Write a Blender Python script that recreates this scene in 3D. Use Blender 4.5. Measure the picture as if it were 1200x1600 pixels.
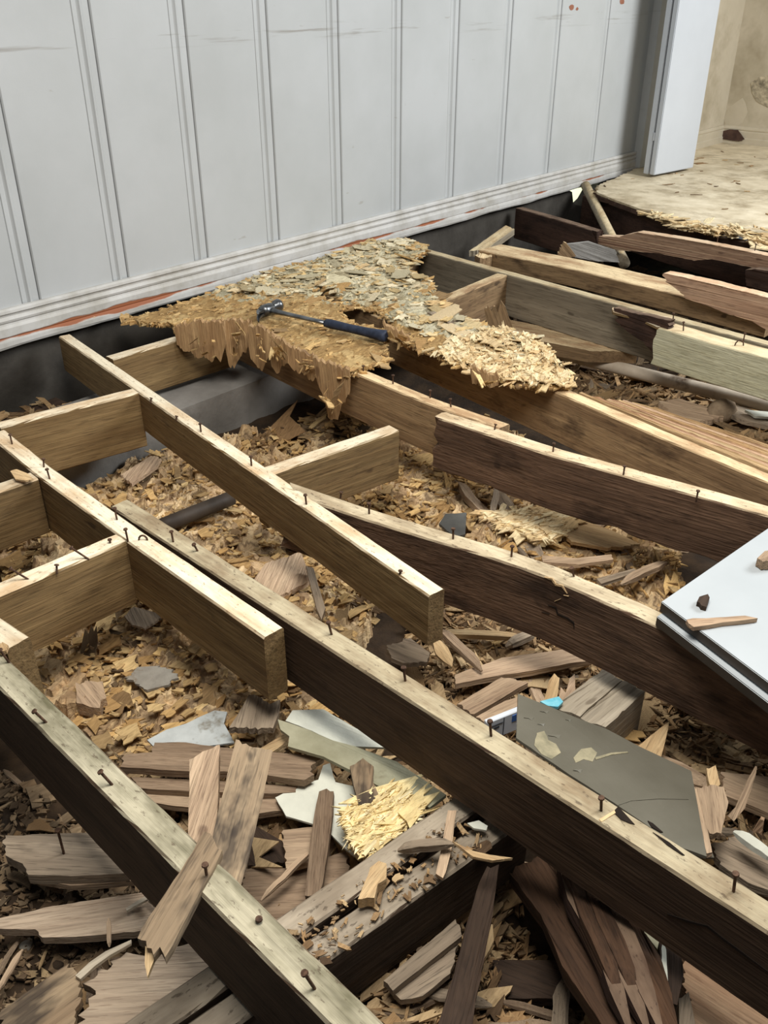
import bpy, bmesh, math, random
import numpy as np
from mathutils import Vector, Matrix, noise
from mathutils.geometry import tessellate_polygon

random.seed(7)
RNG = np.random.default_rng(11)
scn = bpy.context.scene
for o in list(bpy.data.objects):
    bpy.data.objects.remove(o)
C = scn.collection

# ------------------------------------------------------------------ camera
# world: +X runs along the panelled wall, +Y towards it, z = 0 is the top of the joists
FPX, PITCH, YAW, H = 1400.0, math.radians(30.3), math.radians(41.0), 1.0
HD = Vector((math.cos(YAW), math.sin(YAW), 0))
RT = Vector((math.sin(YAW), -math.cos(YAW), 0))
UPV = Vector((0, 0, 1))
FW = HD * math.cos(PITCH) - UPV * math.sin(PITCH)
UV = HD * math.sin(PITCH) + UPV * math.cos(PITCH)
CAM = Vector((0, 0, H))
cd = bpy.data.cameras.new('camera')
cam = bpy.data.objects.new('camera', cd)
C.objects.link(cam)
cd.sensor_fit = 'VERTICAL'
cd.sensor_height = 36.0
cd.lens = FPX / 1600.0 * 36.0
cd.clip_start = 0.01
cam.matrix_world = Matrix(((RT.x, UV.x, -FW.x, CAM.x), (RT.y, UV.y, -FW.y, CAM.y), (RT.z, UV.z, -FW.z, CAM.z), (0, 0, 0, 1)))
scn.camera = cam

# ------------------------------------------------------------------ light
world = bpy.data.worlds.new('world')
scn.world = world
world.use_nodes = True
bg = world.node_tree.nodes['Background']
bg.inputs[0].default_value = (0.86, 0.93, 1.0, 1)
bg.inputs[1].default_value = 0.13

def area(name, loc, target, sx, sy, power, col):
    l = bpy.data.lights.new(name, 'AREA')
    l.shape = 'RECTANGLE'
    l.size, l.size_y = sx, sy
    l.energy = power
    l.color = col
    o = bpy.data.objects.new(name, l)
    C.objects.link(o)
    o.location = loc
    o.rotation_euler = (Vector(target) - Vector(loc)).to_track_quat('-Z', 'Y').to_euler()
    return o
area('window_light', (4.6, -0.9, 2.5), (3.6, 2.0, 0.3), 1.8, 1.4, 218, (0.95, 0.98, 1.0))
area('ceiling_light', (0.85, 0.6, 2.2), (0.95, 0.8, 0.0), 1.2, 1.2, 76, (1.0, 0.965, 0.905))
area('yard_fill_lamp', (6.6, 3.25, 0.8), (7.0, 3.9, -0.2), 0.5, 0.5, 60, (1.0, 1.0, 0.9))  # added lamp; brightens the pale panel behind the foundation gap
vs = scn.view_settings
vs.view_transform = 'Standard'
vs.look = 'None'
vs.exposure = 0.0
vs.gamma = 1.0
vs.use_curve_mapping = False

# ------------------------------------------------------------------ helpers
def P(x, y, z=0.0):
    """a point of the place seen at photo position (x, y) that lies at height z"""
    d = FW + RT * ((x - 600) / FPX) + UV * ((800 - y) / FPX)
    t = (z - H) / d.z
    return CAM + d * t

def PV(x, y, ax, ay, az=0.0):
    """a point on the upright plane that passes through P(ax, ay, az) and faces along the room diagonal"""
    d = FW + RT * ((x - 600) / FPX) + UV * ((800 - y) / FPX)
    a = P(ax, ay, az)
    return CAM + d * ((a - CAM).dot(HD) / d.dot(HD))

def PL(x, y, A, B):
    """a point on the upright plane through the two points A and B"""
    d = FW + RT * ((x - 600) / FPX) + UV * ((800 - y) / FPX)
    n = (B - A).cross(UPV)
    return CAM + d * ((A - CAM).dot(n) / d.dot(n))

def PY(x, y, Y):
    d = FW + RT * ((x - 600) / FPX) + UV * ((800 - y) / FPX)
    return CAM + d * (Y / d.y)

def tag(o, label, cat, group=None, kind=None):
    if label: o['label'] = label
    if cat: o['category'] = cat
    if group: o['group'] = group
    if kind: o['kind'] = kind
    return o

def mk(name, me, mat=None, parent=None, mw=None):
    o = bpy.data.objects.new(name, me)
    C.objects.link(o)
    if mat and me is not None and len(me.materials) == 0:
        me.materials.append(mat)
    if parent is not None:
        o.parent = parent
        if mw is not None:
            o.matrix_world = mw
            o.matrix_local = WM[parent.name].inverted() @ mw if parent.name in WM else mw
            WM[o.name] = mw
        else:
            WM[o.name] = WM.get(parent.name, Matrix())
    else:
        if mw is not None:
            o.matrix_world = mw
        WM[o.name] = mw.copy() if mw is not None else Matrix()
    return o
WM = {}

def pyd(name, v, f, smooth=False):
    me = bpy.data.meshes.new(name)
    me.from_pydata([tuple(p) for p in v], [], f)
    me.update()
    if smooth:
        me.polygons.foreach_set('use_smooth', [True] * len(me.polygons))
    return me

def frame(origin, xdir, zdir=Vector((0, 0, 1))):
    x = Vector(xdir).normalized()
    z = (Vector(zdir) - x * x.dot(zdir)).normalized()
    y = z.cross(x)
    return Matrix(((x.x, y.x, z.x, origin[0]), (x.y, y.y, z.y, origin[1]), (x.z, y.z, z.z, origin[2]), (0, 0, 0, 1)))

def nz(x, y=0.0, z=0.0):
    return noise.noise(Vector((x, y, z)))

def boxv(x0, x1, y0, y1, z0, z1):
    v = [(x0, y0, z0), (x1, y0, z0), (x1, y1, z0), (x0, y1, z0), (x0, y0, z1), (x1, y0, z1), (x1, y1, z1), (x0, y1, z1)]
    f = [(0, 3, 2, 1), (4, 5, 6, 7), (0, 1, 5, 4), (1, 2, 6, 5), (2, 3, 7, 6), (3, 0, 4, 7)]
    return v, f

def tube(p0, p1, r0, r1=None, n=10, rings=1, wob=0.0):
    r1 = r0 if r1 is None else r1
    p0, p1 = Vector(p0), Vector(p1)
    m = frame(p0, p1 - p0, Vector((0, 0, 1)) if abs((p1 - p0).normalized().z) < .95 else Vector((1, 0, 0)))
    L = (p1 - p0).length
    v, f = [], []
    for i in range(rings + 1):
        t = i / rings
        r = r0 + (r1 - r0) * t
        for k in range(n):
            a = 2 * math.pi * k / n
            v.append(m @ Vector((L * t, r * math.cos(a) + wob * nz(t * 7, k), r * math.sin(a))))
    for i in range(rings):
        for k in range(n):
            a, b = i * n + k, i * n + (k + 1) % n
            f.append((a, b, b + n, a + n))
    f.append(tuple(reversed(range(n))))
    f.append(tuple(range(rings * n, rings * n + n)))
    return v, f

def merge(*parts):
    V, F = [], []
    for v, f in parts:
        o = len(V)
        V += [tuple(p) for p in v]
        F += [tuple(i + o for i in q) for q in f]
    return V, F

# ------------------------------------------------------------------ materials
def s2l(c):
    return tuple((x / 12.92 if x <= .04045 else ((x + .055) / 1.055) ** 2.4) for x in (k / 255 for k in c)) + (1,)

class NT:
    def __init__(s, name, rough=.8):
        s.m = bpy.data.materials.new(name)
        s.m.use_nodes = True
        s.t = s.m.node_tree
        s.b = s.t.nodes['Principled BSDF']
        s.b.inputs['Roughness'].default_value = rough
        s.b.inputs['Specular IOR Level'].default_value = .25
    def n(s, typ, **kw):
        q = s.t.nodes.new(typ)
        for k, v in kw.items(): setattr(q, k, v)
        return q
    def l(s, a, b): s.t.links.new(a, b)
    def coord(s, scale, kind='Object', rnd=True):
        tc = s.n('ShaderNodeTexCoord')
        mp = s.n('ShaderNodeMapping')
        mp.inputs['Scale'].default_value = scale
        s.l(tc.outputs[kind], mp.inputs['Vector'])
        if rnd:
            oi = s.n('ShaderNodeObjectInfo')
            mu = s.n('ShaderNodeMath', operation='MULTIPLY')
            mu.inputs[1].default_value = 37.0
            s.l(oi.outputs['Random'], mu.inputs[0])
            cb = s.n('ShaderNodeCombineXYZ')
            for k in range(3): s.l(mu.outputs[0], cb.inputs[k])
            s.l(cb.outputs[0], mp.inputs['Location'])
        return mp.outputs[0]
    def noise(s, vec, scale=1.0, detail=5, rough=.6):
        q = s.n('ShaderNodeTexNoise')
        q.inputs['Scale'].default_value = scale
        q.inputs['Detail'].default_value = detail
        q.inputs['Roughness'].default_value = rough
        s.l(vec, q.inputs['Vector'])
        return q.outputs['Fac']
    def ramp(s, fac, stops, interp='LINEAR'):
        q = s.n('ShaderNodeValToRGB')
        q.color_ramp.interpolation = interp
        e = q.color_ramp.elements
        while len(e) < len(stops): e.new(.5)
        for i, (p, c) in enumerate(stops):
            e[i].position = p
            e[i].color = c if len(c) == 4 else s2l(c)
        s.l(fac, q.inputs[0])
        return q.outputs[0]
    def mix(s, fac, a, b, mode='MIX'):
        q = s.n('ShaderNodeMix', data_type='RGBA', blend_type=mode)
        for sock, v in ((q.inputs[0], fac), (q.inputs[6], a), (q.inputs[7], b)):
            if isinstance(v, (int, float)): sock.default_value = v
            elif isinstance(v, tuple): sock.default_value = v if len(v) == 4 else s2l(v)
            else: s.l(v, sock)
        return q.outputs[2]
    def math(s, op, a, b=None):
        q = s.n('ShaderNodeMath', operation=op)
        for k, v in enumerate((a, b)):
            if v is None: continue
            if isinstance(v, (int, float)): q.inputs[k].default_value = v
            else: s.l(v, q.inputs[k])
        return q.outputs[0]
    def bump(s, h, strength=.4, dist=.004):
        q = s.n('ShaderNodeBump')
        q.inputs['Strength'].default_value = strength
        q.inputs['Distance'].default_value = dist
        s.l(h, q.inputs['Height'])
        s.l(q.outputs[0], s.b.inputs['Normal'])
    def col(s, c):
        if isinstance(c, tuple): s.b.inputs['Base Color'].default_value = c if len(c) == 4 else s2l(c)
        else: s.l(c, s.b.inputs['Base Color'])
        return s.m

W1, W0 = (1, 1, 1, 1), (0, 0, 0, 1)
SCUFF = PY(450, 50, 2.77).z

def wood(name, light, dark, stain, stain_lo=.58, stain_hi=.72, top=None, top_stain=None, gs=1.0, bump=.5, rough=.82, sat=.9, gain=1.0):
    t = NT(name, rough)
    broad = t.noise(t.coord((1.2 * gs, 16 * gs, 16 * gs)), 1.0, 4, .6)
    fine = t.noise(t.coord((5 * gs, 120 * gs, 120 * gs)), 1.0, 3, .6)
    blot = t.noise(t.coord((6, 14, 14)), 1.0, 4, .65)
    knots = t.noise(t.coord((14, 26, 26)), 1.0, 1, .4)
    base = t.ramp(broad, [(.28, dark), (.72, light)])
    g = t.ramp(fine, [(.25, (.55, .55, .55, 1)), (.62, W1)])
    base = t.mix(.75, base, g, 'MULTIPLY')
    sm = t.ramp(blot, [(stain_lo, W0), (stain_hi, W1)])
    base = t.mix(t.math('MULTIPLY', sm, .8), base, stain)
    km = t.ramp(knots, [(.74, W0), (.79, W1)])
    base = t.mix(t.math('MULTIPLY', km, .7), base, stain)
    pores = t.noise(t.coord((16 * gs, 210 * gs, 210 * gs)), 1.0, 2, .5)
    pm = t.math('MULTIPLY', t.ramp(pores, [(.57, W0), (.66, W1)]), .42)
    base = t.mix(pm, base, stain)
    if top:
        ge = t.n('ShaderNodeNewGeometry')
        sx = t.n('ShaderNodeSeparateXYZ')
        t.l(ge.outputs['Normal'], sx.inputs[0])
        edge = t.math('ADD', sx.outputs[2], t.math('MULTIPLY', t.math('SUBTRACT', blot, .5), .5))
        tm = t.ramp(edge, [(.62, W0), (.8, W1)])  # up-facing wood goes paler: weathering plus painted overhead light and side shade
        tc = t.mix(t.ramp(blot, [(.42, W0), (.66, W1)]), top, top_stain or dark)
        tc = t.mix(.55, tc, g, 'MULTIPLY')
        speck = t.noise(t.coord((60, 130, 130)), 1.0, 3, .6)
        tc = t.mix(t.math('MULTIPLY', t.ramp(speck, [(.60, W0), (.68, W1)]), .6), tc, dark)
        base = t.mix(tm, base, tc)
    oi = t.n('ShaderNodeObjectInfo')
    hsv = t.n('ShaderNodeHueSaturation')
    t.l(base, hsv.inputs['Color'])
    hsv.inputs['Saturation'].default_value = sat
    t.l(t.math('ADD', t.math('MULTIPLY', oi.outputs['Random'], .3 * gain), .85 * gain), hsv.inputs['Value'])
    t.bump(t.math('ADD', fine, t.math('MULTIPLY', blot, .6)), bump, .004)
    return t.col(hsv.outputs[0])

M = {}
M['pine'] = wood('pine_lumber', (158, 128, 78), (122, 92, 50), (66, 46, 26), .62, .78, top=(252, 236, 202), top_stain=(218, 184, 138), sat=.9, gain=0.84)  # pale top and darkened sides paint the overhead light into the pine
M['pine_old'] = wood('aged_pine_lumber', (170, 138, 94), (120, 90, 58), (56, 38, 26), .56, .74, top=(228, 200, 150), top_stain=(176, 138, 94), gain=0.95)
M['dark_top'] = wood('dark_lumber_pale_top', (118, 88, 64), (78, 56, 40), (44, 30, 21), .52, .7, top=(226, 204, 164), top_stain=(186, 158, 118), gs=1.3, bump=.8, gain=1)  # dark-stained sides and pale top, part of the contrast is painted shade
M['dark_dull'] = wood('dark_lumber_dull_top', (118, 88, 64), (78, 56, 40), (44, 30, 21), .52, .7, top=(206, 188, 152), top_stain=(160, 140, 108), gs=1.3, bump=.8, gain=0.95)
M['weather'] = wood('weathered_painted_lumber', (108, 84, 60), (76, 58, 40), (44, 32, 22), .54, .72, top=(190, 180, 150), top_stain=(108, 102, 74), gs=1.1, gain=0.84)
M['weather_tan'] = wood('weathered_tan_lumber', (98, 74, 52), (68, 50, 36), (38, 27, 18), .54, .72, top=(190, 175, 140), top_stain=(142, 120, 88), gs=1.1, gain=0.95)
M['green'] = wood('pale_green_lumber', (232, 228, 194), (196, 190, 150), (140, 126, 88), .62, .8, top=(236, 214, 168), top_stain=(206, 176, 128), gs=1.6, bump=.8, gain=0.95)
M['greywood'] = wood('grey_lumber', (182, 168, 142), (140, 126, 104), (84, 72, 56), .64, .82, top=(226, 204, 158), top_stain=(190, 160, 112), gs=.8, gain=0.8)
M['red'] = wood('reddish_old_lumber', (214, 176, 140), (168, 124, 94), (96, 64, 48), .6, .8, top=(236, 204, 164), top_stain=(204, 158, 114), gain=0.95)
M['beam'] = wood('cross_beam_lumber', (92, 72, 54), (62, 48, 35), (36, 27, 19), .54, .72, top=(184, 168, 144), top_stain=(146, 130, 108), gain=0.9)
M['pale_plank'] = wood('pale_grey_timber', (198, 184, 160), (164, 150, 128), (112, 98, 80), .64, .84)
M['timber'] = wood('shade_darkened_timber', (96, 66, 42), (58, 39, 25), (30, 20, 13), .52, .7, gs=1.3, bump=1.0)  # brown wood, darkened in the colour for the dim pit
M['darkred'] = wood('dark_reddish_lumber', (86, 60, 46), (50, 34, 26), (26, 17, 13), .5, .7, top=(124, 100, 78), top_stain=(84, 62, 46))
M['brown'] = wood('brown_board', (208, 178, 142), (164, 134, 104), (100, 76, 58), .62, .82, gs=1.6, bump=.9)
M['pale_brown'] = wood('pale_brown_board', (232, 206, 174), (196, 168, 138), (130, 102, 78), .66, .86, gs=1.8, bump=.9, gain=0.68)
M['ribbed'] = wood('ribbed_brown_board', (206, 174, 138), (164, 132, 101), (112, 84, 62), .66, .84, gs=2.2, bump=1.0, gain=0.62)
M['grey_board'] = wood('grey_brown_board', (172, 152, 126), (128, 110, 90), (60, 50, 40), .6, .78, gs=1.4, bump=.7)
M['stained'] = wood('stained_board', (172, 148, 114), (130, 104, 76), (48, 40, 36), .48, .62, gs=1.2)
M['ply'] = wood('torn_plywood', (214, 178, 138), (170, 128, 92), (128, 90, 62), .6, .78, gs=2.0, bump=1.0)
M['tan_chip'] = wood('tan_wood', (216, 184, 132), (176, 138, 88), (128, 94, 58), .6, .78, gs=2.0, bump=.9)
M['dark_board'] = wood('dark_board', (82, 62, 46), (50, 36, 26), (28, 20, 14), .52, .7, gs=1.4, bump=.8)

def flat_noise(name, a, b, scale, rough=.7, bump=.2, bs=None, c=None, clo=.62, chi=.7):
    t = NT(name, rough)
    v = t.coord((1, 1, 1))
    n1 = t.noise(v, scale, 5, .6)
    base = t.ramp(n1, [(.32, a), (.68, b)])
    if name == 'white_wall_paint':
        sx = t.n('ShaderNodeSeparateXYZ'); tc = t.n('ShaderNodeTexCoord'); t.l(tc.outputs['Object'], sx.inputs[0])
        bd = t.math('SUBTRACT', .035, t.math('ABSOLUTE', t.math('SUBTRACT', sx.outputs[2], SCUFF)))
        sc = t.noise(t.coord((2.6, 1, 55), rnd=False), 1, 4, .6)
        mk_ = t.math('MULTIPLY', t.ramp(bd, [(0, W0), (.02, W1)]), t.ramp(sc, [(.54, W0), (.66, W1)]))
        base = t.mix(t.math('MULTIPLY', mk_, .55), base, (120, 112, 100))
        sp = t.noise(t.coord((9, 1, 30), rnd=False), 1, 3, .6)
        base = t.mix(t.math('MULTIPLY', t.ramp(sp, [(.72, W0), (.75, W1)]), .4), base, (140, 132, 120))
    if c:
        n2 = t.noise(v, scale * .45, 5, .7)
        base = t.mix(t.ramp(n2, [(clo, W0), (chi, W1)]), base, c)
    t.bump(t.noise(v, bs or scale * 6, 4, .6), bump, .003)
    return t.col(base)
M['paint'] = flat_noise('white_wall_paint', (170, 172, 171), (180, 182, 182), 2.2, .55, .06, 160)
M['door'] = flat_noise('white_door_paint', (184, 188, 193), (192, 196, 201), 2.0, .45, .04, 90)
M['cream'] = flat_noise('stained_cream_wall', (184, 173, 150), (200, 189, 168), 3.2, .8, .15, 40, c=(154, 142, 118), clo=.5, chi=.74)
M['concrete'] = flat_noise('grey_concrete', (112, 108, 102), (146, 142, 136), 5, .9, .5, 60, c=(70, 66, 60), clo=.58, chi=.72)
M['foundation'] = flat_noise('dark_masonry', (52, 48, 43), (76, 72, 66), 6, .95, .6, 50)  # masonry in a dark brown-grey tone throughout
M['soil'] = flat_noise('dark_soil', (36, 28, 21), (70, 54, 38), 14, .95, 1.0, 90)
M['vinyl'] = flat_noise('worn_vinyl_floor', (192, 176, 146), (226, 212, 184), 9, .7, .5, 40, c=(156, 140, 112), clo=.5, chi=.68)
M['palesheet'] = flat_noise('pale_vinyl_sheet', (198, 198, 184), (222, 222, 206), 14, .6, .3, 90, c=(150, 144, 120), clo=.6, chi=.68)
M['bluegrey'] = flat_noise('blue_grey_paper', (168, 172, 170), (196, 200, 198), 16, .7, .4, 90, c=(128, 122, 108), clo=.62, chi=.7)
M['grey_flake'] = flat_noise('grey_layered_flake', (136, 130, 120), (168, 162, 150), 18, .8, .6, 90, c=(110, 88, 62), clo=.54, chi=.64)
M['greengrey'] = flat_noise('grey_green_vinyl', (146, 142, 116), (176, 172, 146), 12, .65, .4, 90, c=(112, 100, 76), clo=.6, chi=.7)
M['greysheet'] = flat_noise('grey_vinyl_sheet', (92, 88, 76), (106, 102, 90), 5, .32, .1, 120, c=(172, 164, 140), clo=.69, chi=.71)
M['peel'] = flat_noise('peeled_vinyl_backing', (120, 114, 92), (158, 148, 120), 40, .8, .4, 120)
M['laminate'] = flat_noise('white_laminate', (172, 177, 179), (180, 185, 187), 4, .4, .03, 90)
M['laminate_edge'] = flat_noise('shaded_laminate_edge', (54, 48, 42), (70, 63, 56), 8, .35, .1, 60)
M['crack'] = flat_noise('dark_crack', (26, 19, 14), (38, 28, 20), 30, .95, .3, 90)
M['stone'] = flat_noise('pale_stone', (140, 132, 118), (176, 168, 152), 30, .9, .5, 120)
M['rock'] = flat_noise('crumbly_mortar', (120, 102, 82), (164, 144, 118), 22, .95, .8, 90)
M['slate'] = flat_noise('dark_grey_tile', (78, 78, 76), (96, 96, 92), 12, .6, .2, 90)
M['yard'] = flat_noise('pale_yard_panel', (226, 232, 200), (240, 244, 220), 4, .9, .1, 20)
M['pipe'] = flat_noise('grey_brown_pipe', (182, 166, 146), (206, 192, 172), 12, .45, .1, 60, c=(90, 70, 52), clo=.55, chi=.7)
M['darkpipe'] = flat_noise('dark_pipe', (52, 44, 38), (68, 58, 48), 12, .6, .1, 60)
M['turq'] = flat_noise('turquoise_wrapper', (70, 176, 204), (150, 216, 230), 40, .35, .2, 90)
M['carton'] = flat_noise('white_carton', (214, 220, 228), (226, 232, 238), 8, .6, .05, 60)
M['carton_blue'] = flat_noise('blue_print', (62, 104, 170), (70, 112, 180), 8, .6, .05, 60)
M['carton_line'] = flat_noise('dark_print', (50, 54, 62), (62, 66, 74), 8, .6, .05, 60)
M['chipred'] = flat_noise('red_brown_primer', (134, 88, 68), (150, 102, 82), 20, .8, .2, 60)
M['mould'] = flat_noise('mould_stain', (112, 104, 88), (206, 192, 164), 26, .9, .2, 60)
M['rotdark'] = flat_noise('dark_rotted_patch', (60, 44, 38), (92, 70, 60), 20, .9, .4, 60)
t = NT('steel', .32); t.b.inputs['Metallic'].default_value = .9
M['steel'] = t.col(t.ramp(t.noise(t.coord((20, 20, 20)), 1, 3), [(.3, (84, 86, 88)), (.7, (138, 140, 142))]))
t = NT('rusty_nail', .7); t.b.inputs['Metallic'].default_value = .35
M['nail'] = t.col(t.ramp(t.noise(t.coord((120, 120, 120)), 1, 3), [(.3, (54, 38, 30)), (.7, (110, 84, 66))]))
t = NT('navy_rubber', .6)
M['rubber'] = t.col(t.ramp(t.noise(t.coord((60, 60, 60)), 1, 3), [(.3, (30, 36, 50)), (.7, (48, 56, 74))]))

def palette(name, cols, rough=.9):
    """wood crumbs: each crumb takes a tone of its own"""
    t = NT(name, rough)
    ge = t.n('ShaderNodeNewGeometry')
    oi = t.n('ShaderNodeObjectInfo')
    r = t.math('FRACT', t.math('ADD', ge.outputs['Random Per Island'], t.math('MULTIPLY', oi.outputs['Random'], 7.31)))
    n = len(cols)
    base = t.ramp(r, [(i / (n - 1), c) for i, c in enumerate(cols)])
    f = t.noise(t.coord((30, 150, 60)), 1, 4, .65)
    base = t.mix(.8, base, t.ramp(f, [(.3, (.45, .42, .38, 1)), (.6, W1)]), 'MULTIPLY')
    hs = t.n('ShaderNodeHueSaturation')
    hs.inputs['Hue'].default_value = .508
    hs.inputs['Saturation'].default_value = .94
    hs.inputs['Value'].default_value = 1.35
    t.l(base, hs.inputs['Color'])
    t.bump(f, .8, .003)
    return t.col(hs.outputs[0])
M['rot_tan'] = palette('rotted_tan_crumbs', [(126, 92, 54), (176, 134, 82), (198, 158, 102), (150, 112, 68), (206, 172, 120), (112, 84, 56), (184, 148, 98)])
M['rot_brown'] = palette('rotted_brown_crumbs', [(92, 68, 46), (138, 104, 70), (160, 126, 88), (110, 84, 60), (178, 148, 110), (74, 54, 38), (150, 122, 90)])
M['rot_dark'] = palette('rotted_dark_crumbs', [(56, 42, 30), (92, 70, 50), (118, 94, 70), (70, 54, 40), (136, 112, 86), (46, 36, 28)])
M['rot_grey'] = palette('peeling_grey_flakes', [(166, 152, 124), (194, 180, 148), (206, 170, 114), (150, 136, 108), (214, 200, 170), (186, 148, 98)])
M['rot_pale'] = palette('pale_torn_fibres', [(204, 178, 134), (184, 150, 106), (218, 200, 162), (168, 136, 96), (210, 188, 148)])
M['straw'] = palette('straw_yellow_fibres', [(220, 192, 136), (228, 206, 154), (204, 174, 118), (234, 218, 178), (192, 160, 106)])

def rotmat():
    t = NT('rotted_subfloor', .95)
    v = t.coord((1, 1, 1), rnd=False)
    a = t.noise(v, 7, 6, .65)
    b = t.noise(t.coord((14, 60, 60), rnd=False), 1, 5, .6)
    base = t.ramp(a, [(.3, (126, 90, 52)), (.5, (176, 136, 84)), (.7, (200, 164, 110))])
    base = t.mix(.7, base, t.ramp(b, [(.3, (.5, .46, .42, 1)), (.6, W1)]), 'MULTIPLY')
    t.bump(t.math('ADD', a, b), .9, .008)
    return t.col(base)
M['rot'] = rotmat()

def baseboard_mat():
    t = NT('chipped_white_baseboard', .55)
    v = t.coord((1, 1, 1), rnd=False)
    base = t.ramp(t.noise(v, 9, 5, .65), [(.3, (168, 164, 155)), (.62, (194, 192, 188))])
    tc = t.n('ShaderNodeTexCoord'); sx = t.n('ShaderNodeSeparateXYZ'); t.l(tc.outputs['Object'], sx.inputs[0])
    lw = t.noise(t.coord((1.1, 1, 1), rnd=False), 1.7, 3, .55)
    jag = t.noise(t.coord((14, 40, 40), rnd=False), 1, 4, .6)
    # flaked line just above the bottom bead
    d = t.math('ABSOLUTE', t.math('SUBTRACT', sx.outputs[2], .022))
    lim = t.math('ADD', t.math('MULTIPLY', t.math('SUBTRACT', lw, .47), .085), t.math('MULTIPLY', t.math('SUBTRACT', jag, .5), .010))
    m = t.ramp(t.math('SUBTRACT', lim, d), [(.0, W0), (.0012, W1)])
    base = t.mix(m, base, (150, 92, 62))
    base = t.mix(t.ramp(t.noise(t.coord((22, 40, 40), rnd=False), 1, 4, .6), [(.70, W0), (.73, W1)]), base, (176, 150, 122))
    t.bump(t.math('ADD', t.math('MULTIPLY', m, -1.0), t.math('MULTIPLY', jag, .5)), .5, .003)
    return t.col(base)
M['base'] = baseboard_mat()

# ------------------------------------------------------------------ builders
def ring_profile(w, d, nw=4, nd=6, ch=.0035):
    pts = []
    for i in range(nw): pts.append((-w / 2 + ch + (w - 2 * ch) * i / nw, 0.0))
    pts.append((w / 2 - ch, 0.0))
    for i in range(nd): pts.append((w / 2, -ch - (d - 2 * ch) * i / nd))
    pts.append((w / 2, -d + ch))
    for i in range(nw): pts.append((w / 2 - ch - (w - 2 * ch) * i / nw, -d))
    pts.append((-w / 2 + ch, -d))
    for i in range(nd): pts.append((-w / 2, -d + ch + (d - 2 * ch) * i / nd))
    pts.append((-w / 2, -ch))
    return pts

def timber(name, left, w, d, mat, j0=.0, j1=.0, wear=.0006, seed=0, parent=None, z0=0.0, rot_bottom=0.0, taper=None):
    """a beam from the polyline of its top left edge (world x, y[, z]); j0 / j1 break the far / near end"""
    pts = [Vector((p[0], p[1], p[2] if len(p) > 2 else z0)) for p in left]
    a, b = pts[0], pts[-1]
    mw = frame(a, b - a)
    inv = mw.inverted()
    loc = [inv @ p for p in pts]
    L = loc[-1].x
    # y axis of the frame points to +left of travel; travelling towards -Y the right hand side is -y ... shift the centre by w/2
    side = 1.0 if (mw.to_3x3() @ Vector((0, 1, 0))).x > 0 else -1.0
    def cen(x):
        for i in range(len(loc) - 1):
            if x <= loc[i + 1].x or i == len(loc) - 2:
                k = (x - loc[i].x) / max(1e-6, loc[i + 1].x - loc[i].x)
                return loc[i].y + (loc[i + 1].y - loc[i].y) * k, loc[i].z + (loc[i + 1].z - loc[i].z) * k
    prof = ring_profile(w, d)
    n = len(prof)
    ns = max(4, int(L / .03))
    v, f = [], []
    for i in range(ns + 1):
        x = L * i / ns
        cy, cz = cen(x)
        for k, (py, pz) in enumerate(prof):
            s = seed * 13.7
            ox = 0.0
            if i == 0 and j0: ox = j0 * (abs(nz(py * 90 + s, pz * 60, 3)) * 2.2 - .25)
            if i == ns and j1: ox = -j1 * (abs(nz(py * 90 + s, pz * 60, 9)) * 2.2 - .25)
            wy = wear * nz(x * 25 + s, k * 1.3, 1) * 1.6
            wz = wear * nz(x * 25 + s, k * 1.3, 5) * 1.6
            if rot_bottom and pz < -d * .6:
                wz += rot_bottom * max(0, nz(x * 14 + s, 0, 2) + .25)
            v.append((x + ox, cy + side * w / 2 + py + wy, cz + pz + wz))
    for i in range(ns):
        for k in range(n):
            a_, b_ = i * n + k, i * n + (k + 1) % n
            f.append((a_, a_ + n, b_ + n, b_))
    for i, base in ((0, 0), (ns, ns * n)):
        c = len(v)
        mx = sum(v[base + k][0] for k in range(n)) / n
        my = sum(v[base + k][1] for k in range(n)) / n
        mz = sum(v[base + k][2] for k in range(n)) / n
        v.append((mx, my, mz))
        for k in range(n):
            q = (base + k, base + (k + 1) % n, c)
            f.append(q if i == 0 else q[::-1])
    me = pyd(name, v, f)
    bm = bmesh.new(); bm.from_mesh(me); bmesh.ops.recalc_face_normals(bm, faces=bm.faces); bm.to_mesh(me); bm.free()
    return mk(name, me, mat, parent, mw)

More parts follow.
